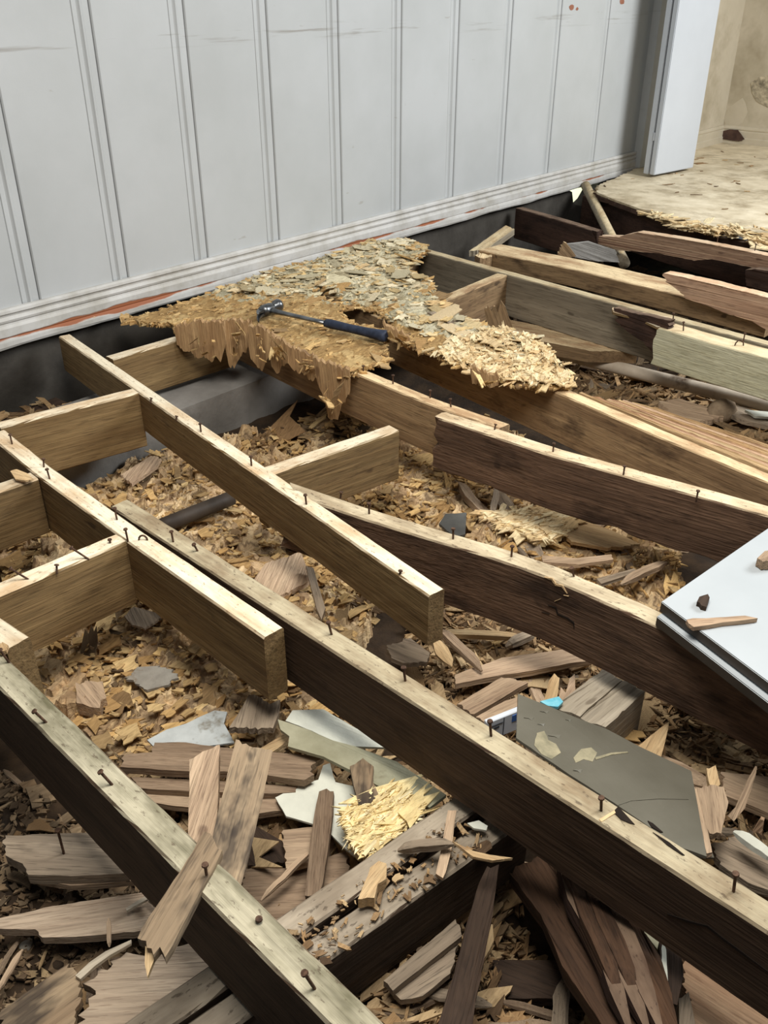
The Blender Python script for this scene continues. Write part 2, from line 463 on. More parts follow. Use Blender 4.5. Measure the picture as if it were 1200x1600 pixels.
def piece(name, pts, thick, mat, jag=.004, grain=None, seed=None, parent=None, step=.014, curl=0.0, smooth=False):
    """a broken board or sheet: the outline of its upper face as points of the place; ends across the grain splinter more"""
    global PS
    PS += 1
    seed = PS if seed is None else seed
    W = [p if isinstance(p, Vector) else P(*p) for p in pts]
    cen = sum(W, Vector()) / len(W)
    nrm = Vector()
    for i in range(len(W)):
        a, b = W[i] - cen, W[(i + 1) % len(W)] - cen
        nrm += a.cross(b)
    if nrm.length < 1e-12: nrm = Vector((0, 0, 1))
    nrm.normalize()
    if nrm.z < 0 or (abs(nrm.z) < .15 and nrm.dot(FW) > 0):
        nrm = -nrm
        W = W[::-1]
    if grain is not None:
        g = (grain[1] if isinstance(grain[1], Vector) else P(*grain[1])) - (grain[0] if isinstance(grain[0], Vector) else P(*grain[0]))
    else:
        g, best = W[1] - W[0], 0
        for i in range(len(W)):
            for j in range(i):
                dd = (W[i] - W[j])
                if dd.length > best: best, g = dd.length, dd
    mw = frame(cen - nrm * thick, g, nrm)
    inv = mw.inverted()
    L2 = [inv @ p for p in W]
    out = []
    m = len(L2)
    for i in range(m):
        a, b = L2[i], L2[(i + 1) % m]
        e = b - a
        ln = math.hypot(e.x, e.y)
        across = abs(e.y) / max(ln, 1e-6)
        ragged = across > .55 and jag > .0015 and not name in ('sheet', 'wrapper', 'pebble', 'peeled_patch', 'mould_patch', 'torn_lining', 'paint_chip')
        st_ = min(step, .0055) if ragged else step
        k = max(1, min(26, int(ln / st_)))
        dirx = 1 if (a.x + b.x) > 0 else -1
        for q in range(k):
            p = a + e * (q / k)
            if ragged:
                tooth = nz(p.y * 260 + seed * 5.1, seed * 1.7, 2.0) + .8 * nz(p.y * 90 + seed * 2.3, seed, 6.0) + .7 * ((math.sin(q * 12.9898 + seed * 78.233) * 43758.5453) % 1.0 - .5)
                ox = jag * 1.5 * tooth * (.3 if q == 0 else 1)
                out.append((p.x + ox, p.y))
            else:
                out.append((p.x, p.y + jag * .22 * nz(p.x * 60, seed * 3.3, 4) + jag * .25 * nz(p.x * 14, seed * 2.1, 1)))
    n = len(out)
    zt = lambda x, y: thick + curl * (y * y) * 30 + .12 * thick * nz(x * 40, y * 40, seed)
    zb = lambda x, y: curl * (y * y) * 30
    v = [(x, y, zt(x, y)) for x, y in out] + [(x + .15 * jag * nz(x * 99, y * 99, 7), y, zb(x, y)) for x, y in out]
    tri = tessellate_polygon([[Vector((x, y, 0)) for x, y in out]])
    f = []
    for tr in tri:
        a, b, c = (Vector((*out[q], 0)) for q in tr)
        tr = tuple(tr) if (b - a).cross(c - a).z > 0 else tuple(tr[::-1])
        f.append(tr)
        f.append(tuple(q + n for q in tr[::-1]))
    ar = sum(out[i][0] * out[(i + 1) % n][1] - out[(i + 1) % n][0] * out[i][1] for i in range(n))
    for i in range(n):
        j = (i + 1) % n
        f.append((i + n, j + n, j, i) if ar > 0 else (i, j, j + n, i + n))
    me = pyd(name, v, f, smooth)
    return mk(name, me, mat, parent, mw)
PS = 0

def stick_mesh(L, w, t, seed=0, n=7):
    """a splinter: tapering, slightly bent, with ragged tips"""
    v, f = [], []
    for i in range(n + 1):
        x = L * i / n
        k = min(1.0, 4 * i / n + .25, 4 * (n - i) / n + .25)
        c = .03 * L * nz(i * .5 + seed, 1)
        ww = w * .5 * k * (1 + .3 * nz(i * 1.3 + seed, 3))
        tt = t * .5 * k
        v += [(x, c - ww, 0), (x, c + ww, 0), (x, c + ww * .9, 2 * tt), (x, c - ww * .9, 2 * tt)]
    for i in range(n):
        for k in range(4):
            a, b = i * 4 + k, i * 4 + (k + 1) % 4
            f.append((a, a + 4, b + 4, b))
    f.append((0, 1, 2, 3)); f.append((n * 4 + 3, n * 4 + 2, n * 4 + 1, n * 4))
    me = pyd('stick', v, f)
    bm = bmesh.new(); bm.from_mesh(me); bmesh.ops.recalc_face_normals(bm, faces=bm.faces); bm.to_mesh(me); bm.free()
    return me

def stick(name, p0, p1, w, t, mat, seed=0, parent=None):
    a = p0 if isinstance(p0, Vector) else P(*p0)
    b = p1 if isinstance(p1, Vector) else P(*p1)
    return mk(name, stick_mesh((b - a).length, w, t, seed), mat, parent, frame(a, b - a))

def nail(px, py, parent, L=.03, z=0.0, lean=(0, 0), r=.0021):
    base = P(px, py, z)
    tip = base + Vector((lean[0], lean[1], 1)).normalized() * L
    v, f = merge(tube(base - Vector((0, 0, .006)), tip, r, r * 1.05, 8), tube(tip, tip + (tip - base).normalized() * .0025, r * 2.3, r * 2.1, 10))
    o = WM[parent.name].inverted()
    me = pyd('nail', [o @ Vector(p) for p in v], f)
    return mk('nail', me, M['nail'], parent, WM[parent.name])

def hook_nail(px, py, parent, R=.014, z=0.0, direction=None):
    """a nail bent over into a hook"""
    base = P(px, py, z)
    d = direction or RT
    path = [base + d * (R - R * math.cos(a)) + Vector((0, 0, R * 1.3 * math.sin(a))) for a in [math.pi * k / 6 for k in range(7)]]
    parts = [tube(path[i], path[i + 1], .0021, n=7) for i in range(6)]
    v, f = merge(*parts)
    o = WM[parent.name].inverted()
    return mk('nail', pyd('nail', [o @ Vector(p) for p in v], f), M['nail'], parent, WM[parent.name])

# ------------------------------------------------------------------ the setting
YW = 2.77          # face of the panelled wall
# ground under the floor
pit = P(870, 1500, -.40)
def gz(x, y):
    h = -.315 + .030 * nz(x * 2.3, y * 2.3, 4) + .018 * nz(x * 7, y * 7, 1) + .006 * nz(x * 25, y * 25, 1)
    h -= .16 * math.exp(-((x - pit.x) ** 2 + (y - pit.y) ** 2) / .018)
    if x > 3.1: h -= .18 * min(1.0, (x - 3.1) / .4)
    return h
gx = list(np.arange(-.2, 2.4, .025)) + list(np.arange(2.4, 5.6, .06))
gy = list(np.arange(-.5, 2.86, .025))
v = [(x, y, gz(x, y)) for y in gy for x in gx]
nx = len(gx)
f = [(j * nx + i, j * nx + i + 1, (j + 1) * nx + i + 1, (j + 1) * nx + i) for j in range(len(gy) - 1) for i in range(nx - 1)]
ground = mk('ground', pyd('ground', v, f, True), M['soil'])
tag(ground, 'dark bare soil in the crawl space under the floor joists', 'ground', kind='structure')

# panelled wall: panels and beaded grooves as pieces
GX = [1.07, 1.422, 1.769, 2.131, 2.504, 2.882, 3.272, 3.676, 4.104, 4.551, 5.06]
wall = mk('wall_back', pyd('wall_back', *boxv(.2, 5.63, YW + .012, YW + .09, -.02, 2.3)), M['paint'])
tag(wall, 'white painted wood panelled wall with vertical beaded grooves', 'wall', kind='structure')
GW = .033
edges = [.2] + GX + [5.61]
for i in range(len(edges) - 1):
    a = edges[i] + (GW if i else 0)
    b = edges[i + 1] - (GW if i < len(edges) - 2 else 0)
    bv = .0035
    v = [(a, YW + .013, .05), (b, YW + .013, .05), (b, YW + .013, 2.3), (a, YW + .013, 2.3),
         (a, YW + bv, .05), (b, YW + bv, .05), (b, YW + bv, 2.3), (a, YW + bv, 2.3),
         (a + bv, YW, .05), (b - bv, YW, .05), (b - bv, YW, 2.3), (a + bv, YW, 2.3)]
    f = [(4, 0, 3, 7), (1, 5, 6, 2), (8, 4, 7, 11), (5, 9, 10, 6), (9, 8, 11, 10)]
    mk('panel', pyd('panel', v, f), M['paint'], wall)
for g in GX:
    prof = [(-GW, .013), (-GW + .005, .0055), (-.014, .006), (-.012, .0065), (-.008, .004), (-.003, -.0005), (.002, -.0005), (.006, .003), (.009, .0065), (.012, .006), (GW - .004, .005), (GW - .001, .009), (GW, .012)]
    v = [(g + px, YW + py, z) for z in (.05, 2.3) for px, py in prof]
    n = len(prof)
    f = [(k, k + 1, k + 1 + n, k + n) for k in range(n - 1)]
    mk('bead_strip', pyd('bead_strip', v, f), M['paint'], wall)
# baseboard profile (y out from the wall, z)
prof = [(.0, .112), (-.012, .112), (-.018, .106), (-.019, .098), (-.013, .092), (-.011, .086), (-.016, .083), (-.020, .077), (-.018, .070), (-.014, .066), (-.015, .060), (-.022, .052), (-.022, .026), (-.020, .022), (-.024, .017), (-.026, .010), (-.026, -.004), (-.022, -.012), (.0, -.012)]
xs = list(np.arange(.3, 5.60, .05)) + [5.60]
v = []
for x in xs:
    for k, (py, pz) in enumerate(prof):
        w_ = .0025 * nz(x * 9, k * .9, 3) if pz < .02 else .0008 * nz(x * 9, k, 3)
        v.append((x, YW + py + w_ * .5, pz + w_ + (.006 * nz(x * 3.1, 2, 8) if pz < .0 else 0)))
n = len(prof)
f = [(i * n + k, i * n + k + 1, (i + 1) * n + k + 1, (i + 1) * n + k) for i in range(len(xs) - 1) for k in range(n - 1)]
f += [tuple(range(n)), tuple(range((len(xs) - 1) * n + n - 1, (len(xs) - 1) * n - 1, -1))]
bb = mk('baseboard_back', pyd('baseboard_back', v, f), M['base'])
tag(bb, 'moulded white baseboard with chipped paint showing red-brown primer', 'baseboard', kind='structure')
# chips of bare primer on the wall
for (px, py, s) in [(893, 12, 5.5), (902, 14, 3), (972, 2, 6)]:
    c = PY(px, py, YW - .001)
    out = []
    for k in range(9):
        a = 2 * math.pi * k / 9
        r = s / 1400 * 4.8 * (1 + .4 * nz(k * 1.7, px))
        out.append(c + Vector((r * 1.3 * math.cos(a), 0, r * .7 * math.sin(a))))
    piece('paint_chip', out, .0012, M['chipred'], .001, parent=wall)

# foundation under the wall with a broken gap that lets daylight in
hole = [PY(x, y, YW + .02) for x, y in [(876, 262), (886, 284), (894, 300), (896, 319), (908, 322), (918, 312), (926, 298), (938, 291), (950, 287), (952, 262)]]
out = [(.2, -.012), (.2, -.75)] + [(5.9, -.75), (5.9, -.012)]
hp = [(p.x, min(p.z, -.012)) for p in hole]
poly = [(.2, -.012), (.2, -.75), (5.9, -.75), (5.9, -.012)] + hp[::-1]
tri = tessellate_polygon([[Vector((x, z, 0)) for x, z in poly]])
n = len(poly)
v = [(x, YW + .02, z) for x, z in poly] + [(x, YW + .09, z) for x, z in poly]
f = [tuple(q) for q in tri] + [tuple(k + n for k in q[::-1]) for q in tri] + [(i, (i + 1) % n, (i + 1) % n + n, i + n) for i in range(n)]
fw_ = mk('wall_foundation', pyd('wall_foundation', v, f), M['foundation'])
tag(fw_, 'grey foundation wall under the panelled wall with a broken daylight gap', 'wall', kind='structure')
yd = mk('yard_panel', pyd('yard_panel', *boxv(4.4, 9.4, 3.9, 3.95, -1.2, 1.4)), M['yard'])  # upright pale panel added outside so the gap reads as daylight
tag(yd, 'pale panel standing for the bright yard beyond the gap below the baseboard', 'yard', kind='structure')
sill = timber('sill_beam', [(.35, 2.66), (1.40, 2.70)], .10, .10, M['dark_board'], z0=-.20, seed=4)
tag(sill, 'dark debris-strewn sill timber along the foundation in the left corner', 'beam')
SILL = sill
foot = mk('wall_footing', pyd('wall_footing', *boxv(.75, 2.25, 2.24, 2.56, -.6, -.172)), M['concrete'])
tag(foot, 'pale grey concrete footing below the blocking near the wall', 'footing', kind='structure')

# right hand end: casing, folded door, cream walls, worn floor
cas = mk('trim_1', pyd('trim_1', *boxv(5.60, 5.90, YW - .05, YW + .09, .016, 2.3)), M['paint'])
tag(cas, 'white door casing at the end of the panelled wall', 'trim', kind='structure')
dz = .03
dA, dB = P(1022, 274, dz), P(1083, 262, dz)
ddir = (dB - dA); ddir.z = 0; dl = ddir.length; ddir.normalize()
mw = frame(dA, ddir)
door = bpy.data.objects.new('door_1', None); C.objects.link(door); door.matrix_world = mw; WM[door.name] = mw
tag(door, 'white folding door standing open at the end of the panelled wall', 'door', kind='structure')
sgn = 1.0 if (mw.to_3x3() @ Vector((0, 1, 0))).y > 0 else -1.0
def leaf(y0, y1, nm):
    b = bmesh.new()
    vv, ff = boxv(0, dl, min(y0, y1), max(y0, y1), 0, 2.0)
    vs_ = [b.verts.new(q) for q in vv]
    for q in ff: b.faces.new([vs_[k] for k in q])
    bmesh.ops.bevel(b, geom=b.edges[:], offset=.004, segments=2, affect='EDGES')
    me = bpy.data.meshes.new(nm); b.to_mesh(me); b.free()
    return mk(nm, me, M['door'], door, mw)
lf1 = leaf(0, sgn * .035, 'door_leaf')
leaf(sgn * .045, sgn * .08, 'door_leaf')
y0, y1 = sorted((sgn * .034, sgn * .046))
for a, b in ((.19, .235), (1.2, 1.25)):
    mk('hinge', pyd('hinge', *boxv(.0, .03, y0, y1, a, b)), M['door'], lf1, mw)
mk('gap_shade', pyd('gap_shade', *boxv(.03, dl - .01, y0, y1, .0, 1.98)), M['carton_line'], door, mw)  # dark filler painting the shade between the folded leaves

YC = 2.80
wr = mk('wall_back_cream', pyd('wall_back_cream', *boxv(5.68, 7.15, YC, YC + .08, -.05, 2.3)), M['cream'])
tag(wr, 'stained cream wall beyond the folding door', 'wall', kind='structure')
XC = 7.04
wr2 = mk('wall_right', pyd('wall_right', *boxv(XC, XC + .08, -.5, YC + .08, -.05, 2.3)), M['cream'])
tag(wr2, 'cream end wall with mould and torn lining at the corner', 'wall', kind='structure')
bprof = [(0, .12), (-.012, .118), (-.016, .10), (-.012, .09), (-.018, .085), (-.018, .045), (-.024, .04), (-.024, .0), (0, .0)]
def base_run(name, p0, p1, outdir, lab):
    v = [(p[0] + outdir[0] * -a, p[1] + outdir[1] * -a, z + .012) for p in (p0, p1) for a, z in bprof]
    n = len(bprof)
    f = [(k, k + 1, k + 1 + n, k + n) for k in range(n - 1)] + [tuple(range(n)), tuple(range(2 * n - 1, n - 1, -1))]
    o = mk(name, pyd(name, v, f), M['cream'])
    tag(o, lab, 'baseboard', kind='structure')
base_run('baseboard_cream', (5.68, YC), (XC, YC), (0, -1), 'cream baseboard on the far wall beyond the folding door')
base_run('baseboard_right', (XC, YC), (XC, -.5), (-1, 0), 'cream baseboard along the stained end wall')
# mould and torn patches on the end wall
def wallpatch(pix, mat, nm, par, off=.004):
    pts = []
    for x, y in pix:
        d = FW + RT * ((x - 600) / FPX) + UV * ((800 - y) / FPX)
        pts.append(CAM + d * ((XC - off) / d.x))
    return piece(nm, pts, .003, mat, .008, parent=par, step=.02)
wallpatch([(1173, 130), (1184, 121), (1200, 118), (1215, 130), (1215, 160), (1200, 168), (1182, 158), (1175, 145)], M['mould'], 'mould_patch', wr2)
wallpatch([(1131, 178), (1140, 168), (1150, 160), (1160, 153), (1164, 160), (1168, 175), (1160, 192), (1145, 200), (1133, 198)], M['cream'], 'torn_lining', wr2)
wallpatch([(1128, 205), (1140, 202), (1153, 203), (1163, 217), (1155, 221), (1140, 219), (1127, 217)], M['rotdark'], 'rotted_patch', wr2, .030)

# worn floor of the next room with a broken edge
FZ = .014
edge = [P(x, y, FZ) for x, y in [(935, 290), (932, 300), (960, 312), (1000, 326), (1040, 333), (1060, 345), (1090, 350), (1120, 356), (1150, 352), (1180, 362), (1205, 372)]] + [Vector((4.22, .9, FZ)), Vector((4.2, -.4, FZ))]
fl = piece('floor', edge + [Vector((XC, -.4, FZ)), Vector((XC, YC, FZ)), Vector((5.68, YC, FZ)), Vector((5.62, YW - .03, FZ))], .010, M['vinyl'], .012, grain=[Vector((0, 0, 0)), Vector((0, -1, 0))], step=.03)
piece('underlay', [p - Vector((0, 0, .012)) for p in edge] + [Vector((XC, -.4, FZ - .012)), Vector((XC, YC, FZ - .012)), Vector((5.68, YC, FZ - .012)), Vector((5.62, YW - .03, FZ - .012))], .022, M['darkred'], .022, grain=[Vector((0, 0, 0)), Vector((0, -1, 0))], step=.02, parent=fl)
tag(fl, 'worn peeling floor of the next room with a rotted broken edge', 'floor', kind='structure')

# ------------------------------------------------------------------ joists
def J(label, *a, **k):
    o = timber('floor_joist', *a, **k)
    return tag(o, label, 'joist', 'floor joists')
J1 = J('nearest floor joist with grey-green weathered top crossing the lower left corner', [(.4452, 1.36), (.388, .33), (.378, .15)], .0455, .165, M['weather'], seed=1, j0=.01)
J2 = J('short square-cut pine joist stub sistered beside the long weathered joist', [(.917, 2.16), (.8815, 1.88), (.847, 1.46), (.815, .993)], .0455, .15, M['pine'], seed=2)
J3 = J('long weathered joist running from the centre left to the lower right corner', [(.9085, 1.60), (.868, .858), (.828, .096), (.81, -.25)], .0465, .148, M['weather_tan'], seed=3, j0=.006)
J4 = J('long bare pine joist from the wall with a square-cut free end', [(1.455, 2.70), (1.108, .85)], .040, .122, M['pine'], seed=4)
J5 = J('bowed dark joist with pale top and cracked side under the white boards', [(1.207, 1.37), (1.236, 1.156), (1.265, .99), (1.294, .848), (1.310, .72), (1.308, .54), (1.29, .2), (1.28, -.1)], .047, .156, M['dark_dull'], seed=5, j0=.03)
J6 = J('pine joist running out from under the rotted subfloor behind the dark joist', [(2.0, 2.68), (1.86, 1.76), (1.822, 1.43), (1.818, 1.18)], .044, .15, M['pine_old'], seed=6)
J7 = J('heavily darkened joist with bright nailed top in the middle right', [(1.765, 1.352), (1.771, .993), (1.826, .516), (1.87, .1)], .050, .156, M['dark_top'], seed=7, j0=.02, rot_bottom=.015)
J8 = J('pine joist carrying the flaky rotted strip with dark nail holes in its side', [(2.44, 2.68), (2.147, 1.271), (2.05, .86), (1.985, .536), (1.92, .15)], .045, .15, M['pine_old'], seed=8)
J9 = J('grey-sided joist with thin pale top running below the far wall to the right edge', [(3.14, 2.62), (3.057, 2.0), (2.955, 1.2), (2.90, .75), (2.85, .3)], .046, .17, M['greywood'], seed=9)
S1 = tag(timber('sister_joist', [P(1025, 511, .0), P(1110, 536, 0), P(1200, 560, 0), P(1290, 588, 0)], .085, .135, M['green'], seed=10, j0=.012), 'pale green-grey sistered joist piece with bent nails at the right edge', 'joist', 'sistered joist pieces')
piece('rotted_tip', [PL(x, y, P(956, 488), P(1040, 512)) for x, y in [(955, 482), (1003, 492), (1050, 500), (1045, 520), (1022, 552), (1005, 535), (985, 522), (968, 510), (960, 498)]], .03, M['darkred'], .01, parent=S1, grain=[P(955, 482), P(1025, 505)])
piece('torn_top', [P(x, y, .002) for x, y in [(956, 480), (985, 484), (1050, 496), (1040, 508), (1026, 511), (1000, 498), (958, 488)]], .008, M['pine'], .008, parent=S1, grain=[P(955, 482), P(1025, 505)])
G1 = tag(timber('flat_beam', [P(748, 391, -.04), P(900, 422, -.04), P(1060, 461, -.04), P(1200, 497, -.04)], .165, .075, M['pine_old'], seed=11), 'broad flat timber lying beneath the broken joist near the wall', 'beam')
HA, HB = P(1036, 428, .045), P(1200, 465, .045)
H1 = tag(piece('broken_joist', [PL(x, y, HA, HB) for x, y in [(1036, 427), (1060, 431), (1100, 440), (1160, 455), (1230, 472), (1230, 535), (1200, 516), (1190, 511), (1175, 502), (1135, 490), (1100, 476), (1070, 466), (1062, 455), (1040, 440)]], .05, M['red'], .008, grain=[HA, HB]), 'broken reddish joist end with torn tip lying on the flat timber', 'joist', 'broken joists')
IA, IB = P(997, 363, .0), P(1200, 400, .0)
I1 = tag(piece('broken_joist', [PL(x, y, IA, IB) for x, y in [(915, 370), (945, 369), (967, 370), (982, 366), (997, 363), (1060, 372), (1130, 385), (1230, 406), (1230, 430), (1165, 416), (1112, 405), (1085, 407), (1030, 396), (965, 391), (922, 377)]], .05, M['red'], .006, grain=[IA, IB]), 'split reddish joist with long rotted point below the broken floor edge', 'joist', 'broken joists')
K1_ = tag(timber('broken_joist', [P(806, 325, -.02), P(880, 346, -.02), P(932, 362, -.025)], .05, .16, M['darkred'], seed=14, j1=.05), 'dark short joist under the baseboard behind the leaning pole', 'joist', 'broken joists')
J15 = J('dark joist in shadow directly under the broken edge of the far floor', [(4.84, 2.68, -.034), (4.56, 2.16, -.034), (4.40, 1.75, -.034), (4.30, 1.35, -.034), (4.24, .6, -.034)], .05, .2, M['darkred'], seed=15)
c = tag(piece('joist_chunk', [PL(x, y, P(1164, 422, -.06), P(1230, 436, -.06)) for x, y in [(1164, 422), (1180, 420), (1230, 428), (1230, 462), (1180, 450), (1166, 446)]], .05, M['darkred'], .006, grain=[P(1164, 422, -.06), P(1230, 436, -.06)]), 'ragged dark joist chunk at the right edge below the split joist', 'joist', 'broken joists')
# torn layers on the right side of the flaky joist
SP = bpy.data.objects.new('split_board', None); C.objects.link(SP); WM[SP.name] = Matrix()
tag(SP, 'torn orange-edged board layers splitting away beside the flaky joist', 'board')
for i in range(7):
    a, b = i / 7, (i + 1) / 7
    def q(px0, px1, s): return (px0[0] + (px1[0] - px0[0]) * s, px0[1] + (px1[1] - px0[1]) * s)
    L0, R0 = (905, 614), (932, 609)
    L1, R1 = (1240, 752), (1240, 706)
    z = -.004 - .006 * i
    st = .1 * abs(nz(i * 2.2, 4)) + .03 * i
    A0, B0 = q(L0, R0, a), q(L0, R0, b)
    A1, B1 = q(L1, R1, a), q(L1, R1, b * .98)
    S = lambda u, w: (u[0] + (w[0] - u[0]) * st, u[1] + (w[1] - u[1]) * st, z)
    piece('splinter', [S(A0, A1), S(B0, B1), (B1[0], B1[1], z), (A1[0], A1[1], z)], .05, M['ply'] if i % 2 else M['tan_chip'], .006, parent=SP)

# cracks and splits in the timbers
def crack(par, A, B, lines, mat='dark_board', w=3.0, lift=.0015, nm='crack'):
    n_ = (B - A).cross(UPV).normalized()
    if n_.dot(FW) > 0: n_ = -n_
    for ln in lines:
        up_, dn = [], []
        for k, (x, y) in enumerate(ln):
            hw = w * .5 * (0.15 if k in (0, len(ln) - 1) else 1)
            up_.append(PL(x + hw * .5, y - hw, A + n_ * lift, B + n_ * lift)); dn.append(PL(x - hw * .5, y + hw, A + n_ * lift, B + n_ * lift))
        piece(nm, up_ + dn[::-1], .003, M[mat], .001, parent=par, step=.02)
cA, cB = Vector((1.31, .72, 0)), Vector((1.308, .54, 0))
crack(J5, cA, cB, [[(856, 946), (868, 950), (871, 960), (886, 966), (896, 974), (897, 983)], [(846, 956), (858, 960)]], 'crack', 2.2)
crack(J5, cA, cB, [[(850, 902), (862, 905), (868, 914), (878, 916), (886, 928)], [(866, 940), (876, 936)], [(880, 930), (888, 932)]], 'tan_chip', 2.6, .002, 'splinter')
cA, cB = Vector((.868, .858, 0)), Vector((.828, .096, 0))
crack(J3, cA, cB, [[(1042, 1428), (1075, 1440), (1105, 1448), (1130, 1468), (1165, 1494), (1215, 1530)]], 'crack', 3.0)
for pix, mt_ in (([(958, 1268), (966, 1260), (974, 1268), (992, 1288), (984, 1286), (970, 1280)], 'crack'), ([(1012, 1282), (1020, 1286), (1036, 1300), (1032, 1300), (1018, 1292)], 'crack'), ([(1020, 1300), (1046, 1316), (1070, 1336), (1066, 1336), (1042, 1320)], 'crack'), ([(936, 1280), (960, 1266), (962, 1270), (940, 1284)], 'tan_chip')):
    piece('split', [(x, y, .0012) for x, y in pix], .002, M[mt_], .001, parent=J3)
# blocking between the joists
def B(label, pf, pn, w, d, mat, seed, z=0.0, **k):
    """blocking from its left to its right end, given on its far top edge"""
    a, b = pf if isinstance(pf, Vector) else P(*pf, z), pn if isinstance(pn, Vector) else P(*pn, z)
    o = timber('blocking', [b, a], w, d, mat, seed=seed, **k)
    return tag(o, label, 'blocking', 'blocking between joists')
def Bw(label, a, b, w, d, mat, seed, z=-.002, **k):
    """a / b: world x, y of left and right end of the near top edge"""
    o = timber('blocking', [(b[0], b[1], z), (a[0], a[1], z)], w, d, mat, seed=seed, **k)
    return tag(o, label, 'blocking', 'blocking between joists')
# timber() puts the width on the side that has +x of its y axis; blocks run along X so build them with an explicit offset
def blk(label, a, b, w, d, mat, seed, z=-.002):
    a, b = Vector((a[0], a[1], z)), Vector((b[0], b[1], z))
    mw = frame(a, b - a)
    L = (b - a).length
    prof = ring_profile(w, d)
    ns = max(4, int(L / .03)); n = len(prof)
    v, f = [], []
    for i in range(ns + 1):
        for k, (py, pz) in enumerate(prof):
            v.append((L * i / ns, py + w / 2 + .0015 * nz(i * .8 + seed, k * 1.3), pz + .0015 * nz(i * .8 + seed, k * 1.3, 6)))
    for i in range(ns):
        for k in range(n):
            p, q = i * n + k, i * n + (k + 1) % n
            f.append((p, p + n, q + n, q))
    f.append(tuple(range(n))); f.append(tuple(range(ns * n + n - 1, ns * n - 1, -1)))
    me = pyd('blocking', v, f)
    bm = bmesh.new(); bm.from_mesh(me); bmesh.ops.recalc_face_normals(bm, faces=bm.faces); bm.to_mesh(me); bm.free()
    return tag(mk('blocking', me, mat, None, mw), label, 'blocking', 'blocking between joists')
B1 = blk('pine blocking between the wall joist and the rotted subfloor', (1.452, 2.385), (1.895, 2.36), .045, .15, M['pine'], 21)
B2 = blk('grainy pine blocking with dark smudge in the upper left', (.962, 2.178), (1.345, 2.098), .045, .17, M['pine'], 22)
B3 = blk('short pine blocking at the left edge under a curled wood scrap', (.55, 1.875), (.875, 1.845), .045, .15, M['pine'], 23)
B4 = blk('pine blocking with bent nails at the left edge in the middle', (.47, 1.478), (.847, 1.452), .045, .16, M['pine'], 24)
B5 = blk('loose pine blocking standing beside the bare pine joist near the centre', (1.235, 1.448), (1.640, 1.373), .045, .145, M['pine'], 25)
B6 = blk('pine blocking between the flaky strip and the grey-sided joist', (2.40, 1.955), (3.055, 1.995), .05, .155, M['pine_old'], 26)
B7 = blk('small pine blocking end showing beside the rotted subfloor near the wall', (2.62, 2.50), (3.11, 2.50), .05, .13, M['pine_old'], 27)
E5 = tag(timber('joist_end', [(.478, 1.62), (.497, 1.308)], .047, .14, M['pine'], seed=31, j0=.0), 'short square-cut pine joist end at the left edge above the nearest joist', 'joist')

# cross beam of two timbers under the joists
def xb(label, a, b, w, d, z, mat, seed):
    o = blk(label, a, b, w, d, mat, seed, z)
    o.name = 'cross_beam'
    tag(o, label, 'beam', 'cross beam timbers')
    return o
X1 = xb('back timber of the doubled cross beam below the joists at the bottom', (.28, .655), (.93, .548), .045, .12, -.168, M['beam'], 41)
X2 = xb('front timber of the doubled cross beam below the joists at the bottom', (.27, .607), (.92, .484), .044, .13, -.170, M['beam'], 42)
pa, pb = P(872, 1100, -.20), P(941, 1047, -.20)
# ------------------------------------------------------------------ nails in the timbers
for px, py, l, ln in [(16, 1035, .03, (-.3, .2)), (75, 1128, .03, (-.5, .3)), (178, 1226, .03, (-.4, .4)), (494, 1544, .035, (-.3, .2)), (405, 1440, .004, (0, 0))]: nail(px, py, J1, l, lean=ln)
for px, py, l, ln in [(19, 694, .025, (0, 0)), (68, 730, .02, (.2, 0)), (78, 748, .025, (-.1, 0)), (183, 812, .028, (-.05, 0)), (200, 845, .028, (-.05, 0))]: nail(px, py, J2, l, lean=ln)
hook_nail(217, 844, J2, .009)
for px, py, l, ln in [(271, 847, .024, (0, .1)), (310, 860, .02, (-.5, 0)), (519, 991, .028, (-.2, .1)), (634, 1064, .028, (-.1, .1)), (768, 1150, .03, (-.1, .1)), (940, 1266, .024, (-.1, .1)), (1147, 1393, .034, (-.1, .1))]: nail(px, py, J3, l, lean=ln)
for px, py, l, ln in [(314, 675, .022, (0, 0)), (393, 728, .024, (0, 0)), (479, 788, .024, (-.1, 0)), (625, 897, .006, (.2, 0)), (235, 627, .008, (.5, 0)), (275, 655, .007, (.4, 0))]: nail(px, py, J4, l, lean=ln)
for px, py, l, ln in [(577, 803, .026, (-.05, 0)), (708, 842, .024, (-.05, 0)), (799, 870, .024, (0, 0)), (898, 900, .022, (-.4, .2)), (532, 775, .008, (.3, 0))]: nail(px, py, J5, l, lean=ln)
for px, py, l, ln in [(568, 583, .022, (-.05, 0)), (614, 600, .026, (0, 0))]: nail(px, py, J6, l, lean=ln)
for px, py, l, ln in [(772, 672, .014, (.6, .1)), (864, 706, .022, (0, 0)), (974, 742, .022, (0, 0)), (1088, 781, .022, (0, 0)), (672, 622, .022, (0, 0)), (705, 636, .022, (0, .2))]: nail(px, py, J7, l, lean=ln)
for px, py, l, ln in [(1052, 503, .03, (-.1, .1)), (1068, 517, .03, (-.15, .1)), (1161, 535, .03, (0, 0))]: nail(px, py, S1, l, lean=ln)
hook_nail(1148, 540, S1, .014)
for px, py, l, ln in [(1120, 381, .03, (0, 0)), (1179, 393, .03, (0, 0))]:
    nail(px, py, I1, l, z=.0, lean=ln)
for px, py, ln in [(46, 903, (-.9, .5)), (138, 870, (-.9, .4))]: nail(px, py, B4, .04, lean=ln)
nail(172, 847, B4, .005); nail(88, 893, B4, .012, lean=(.4, .2))

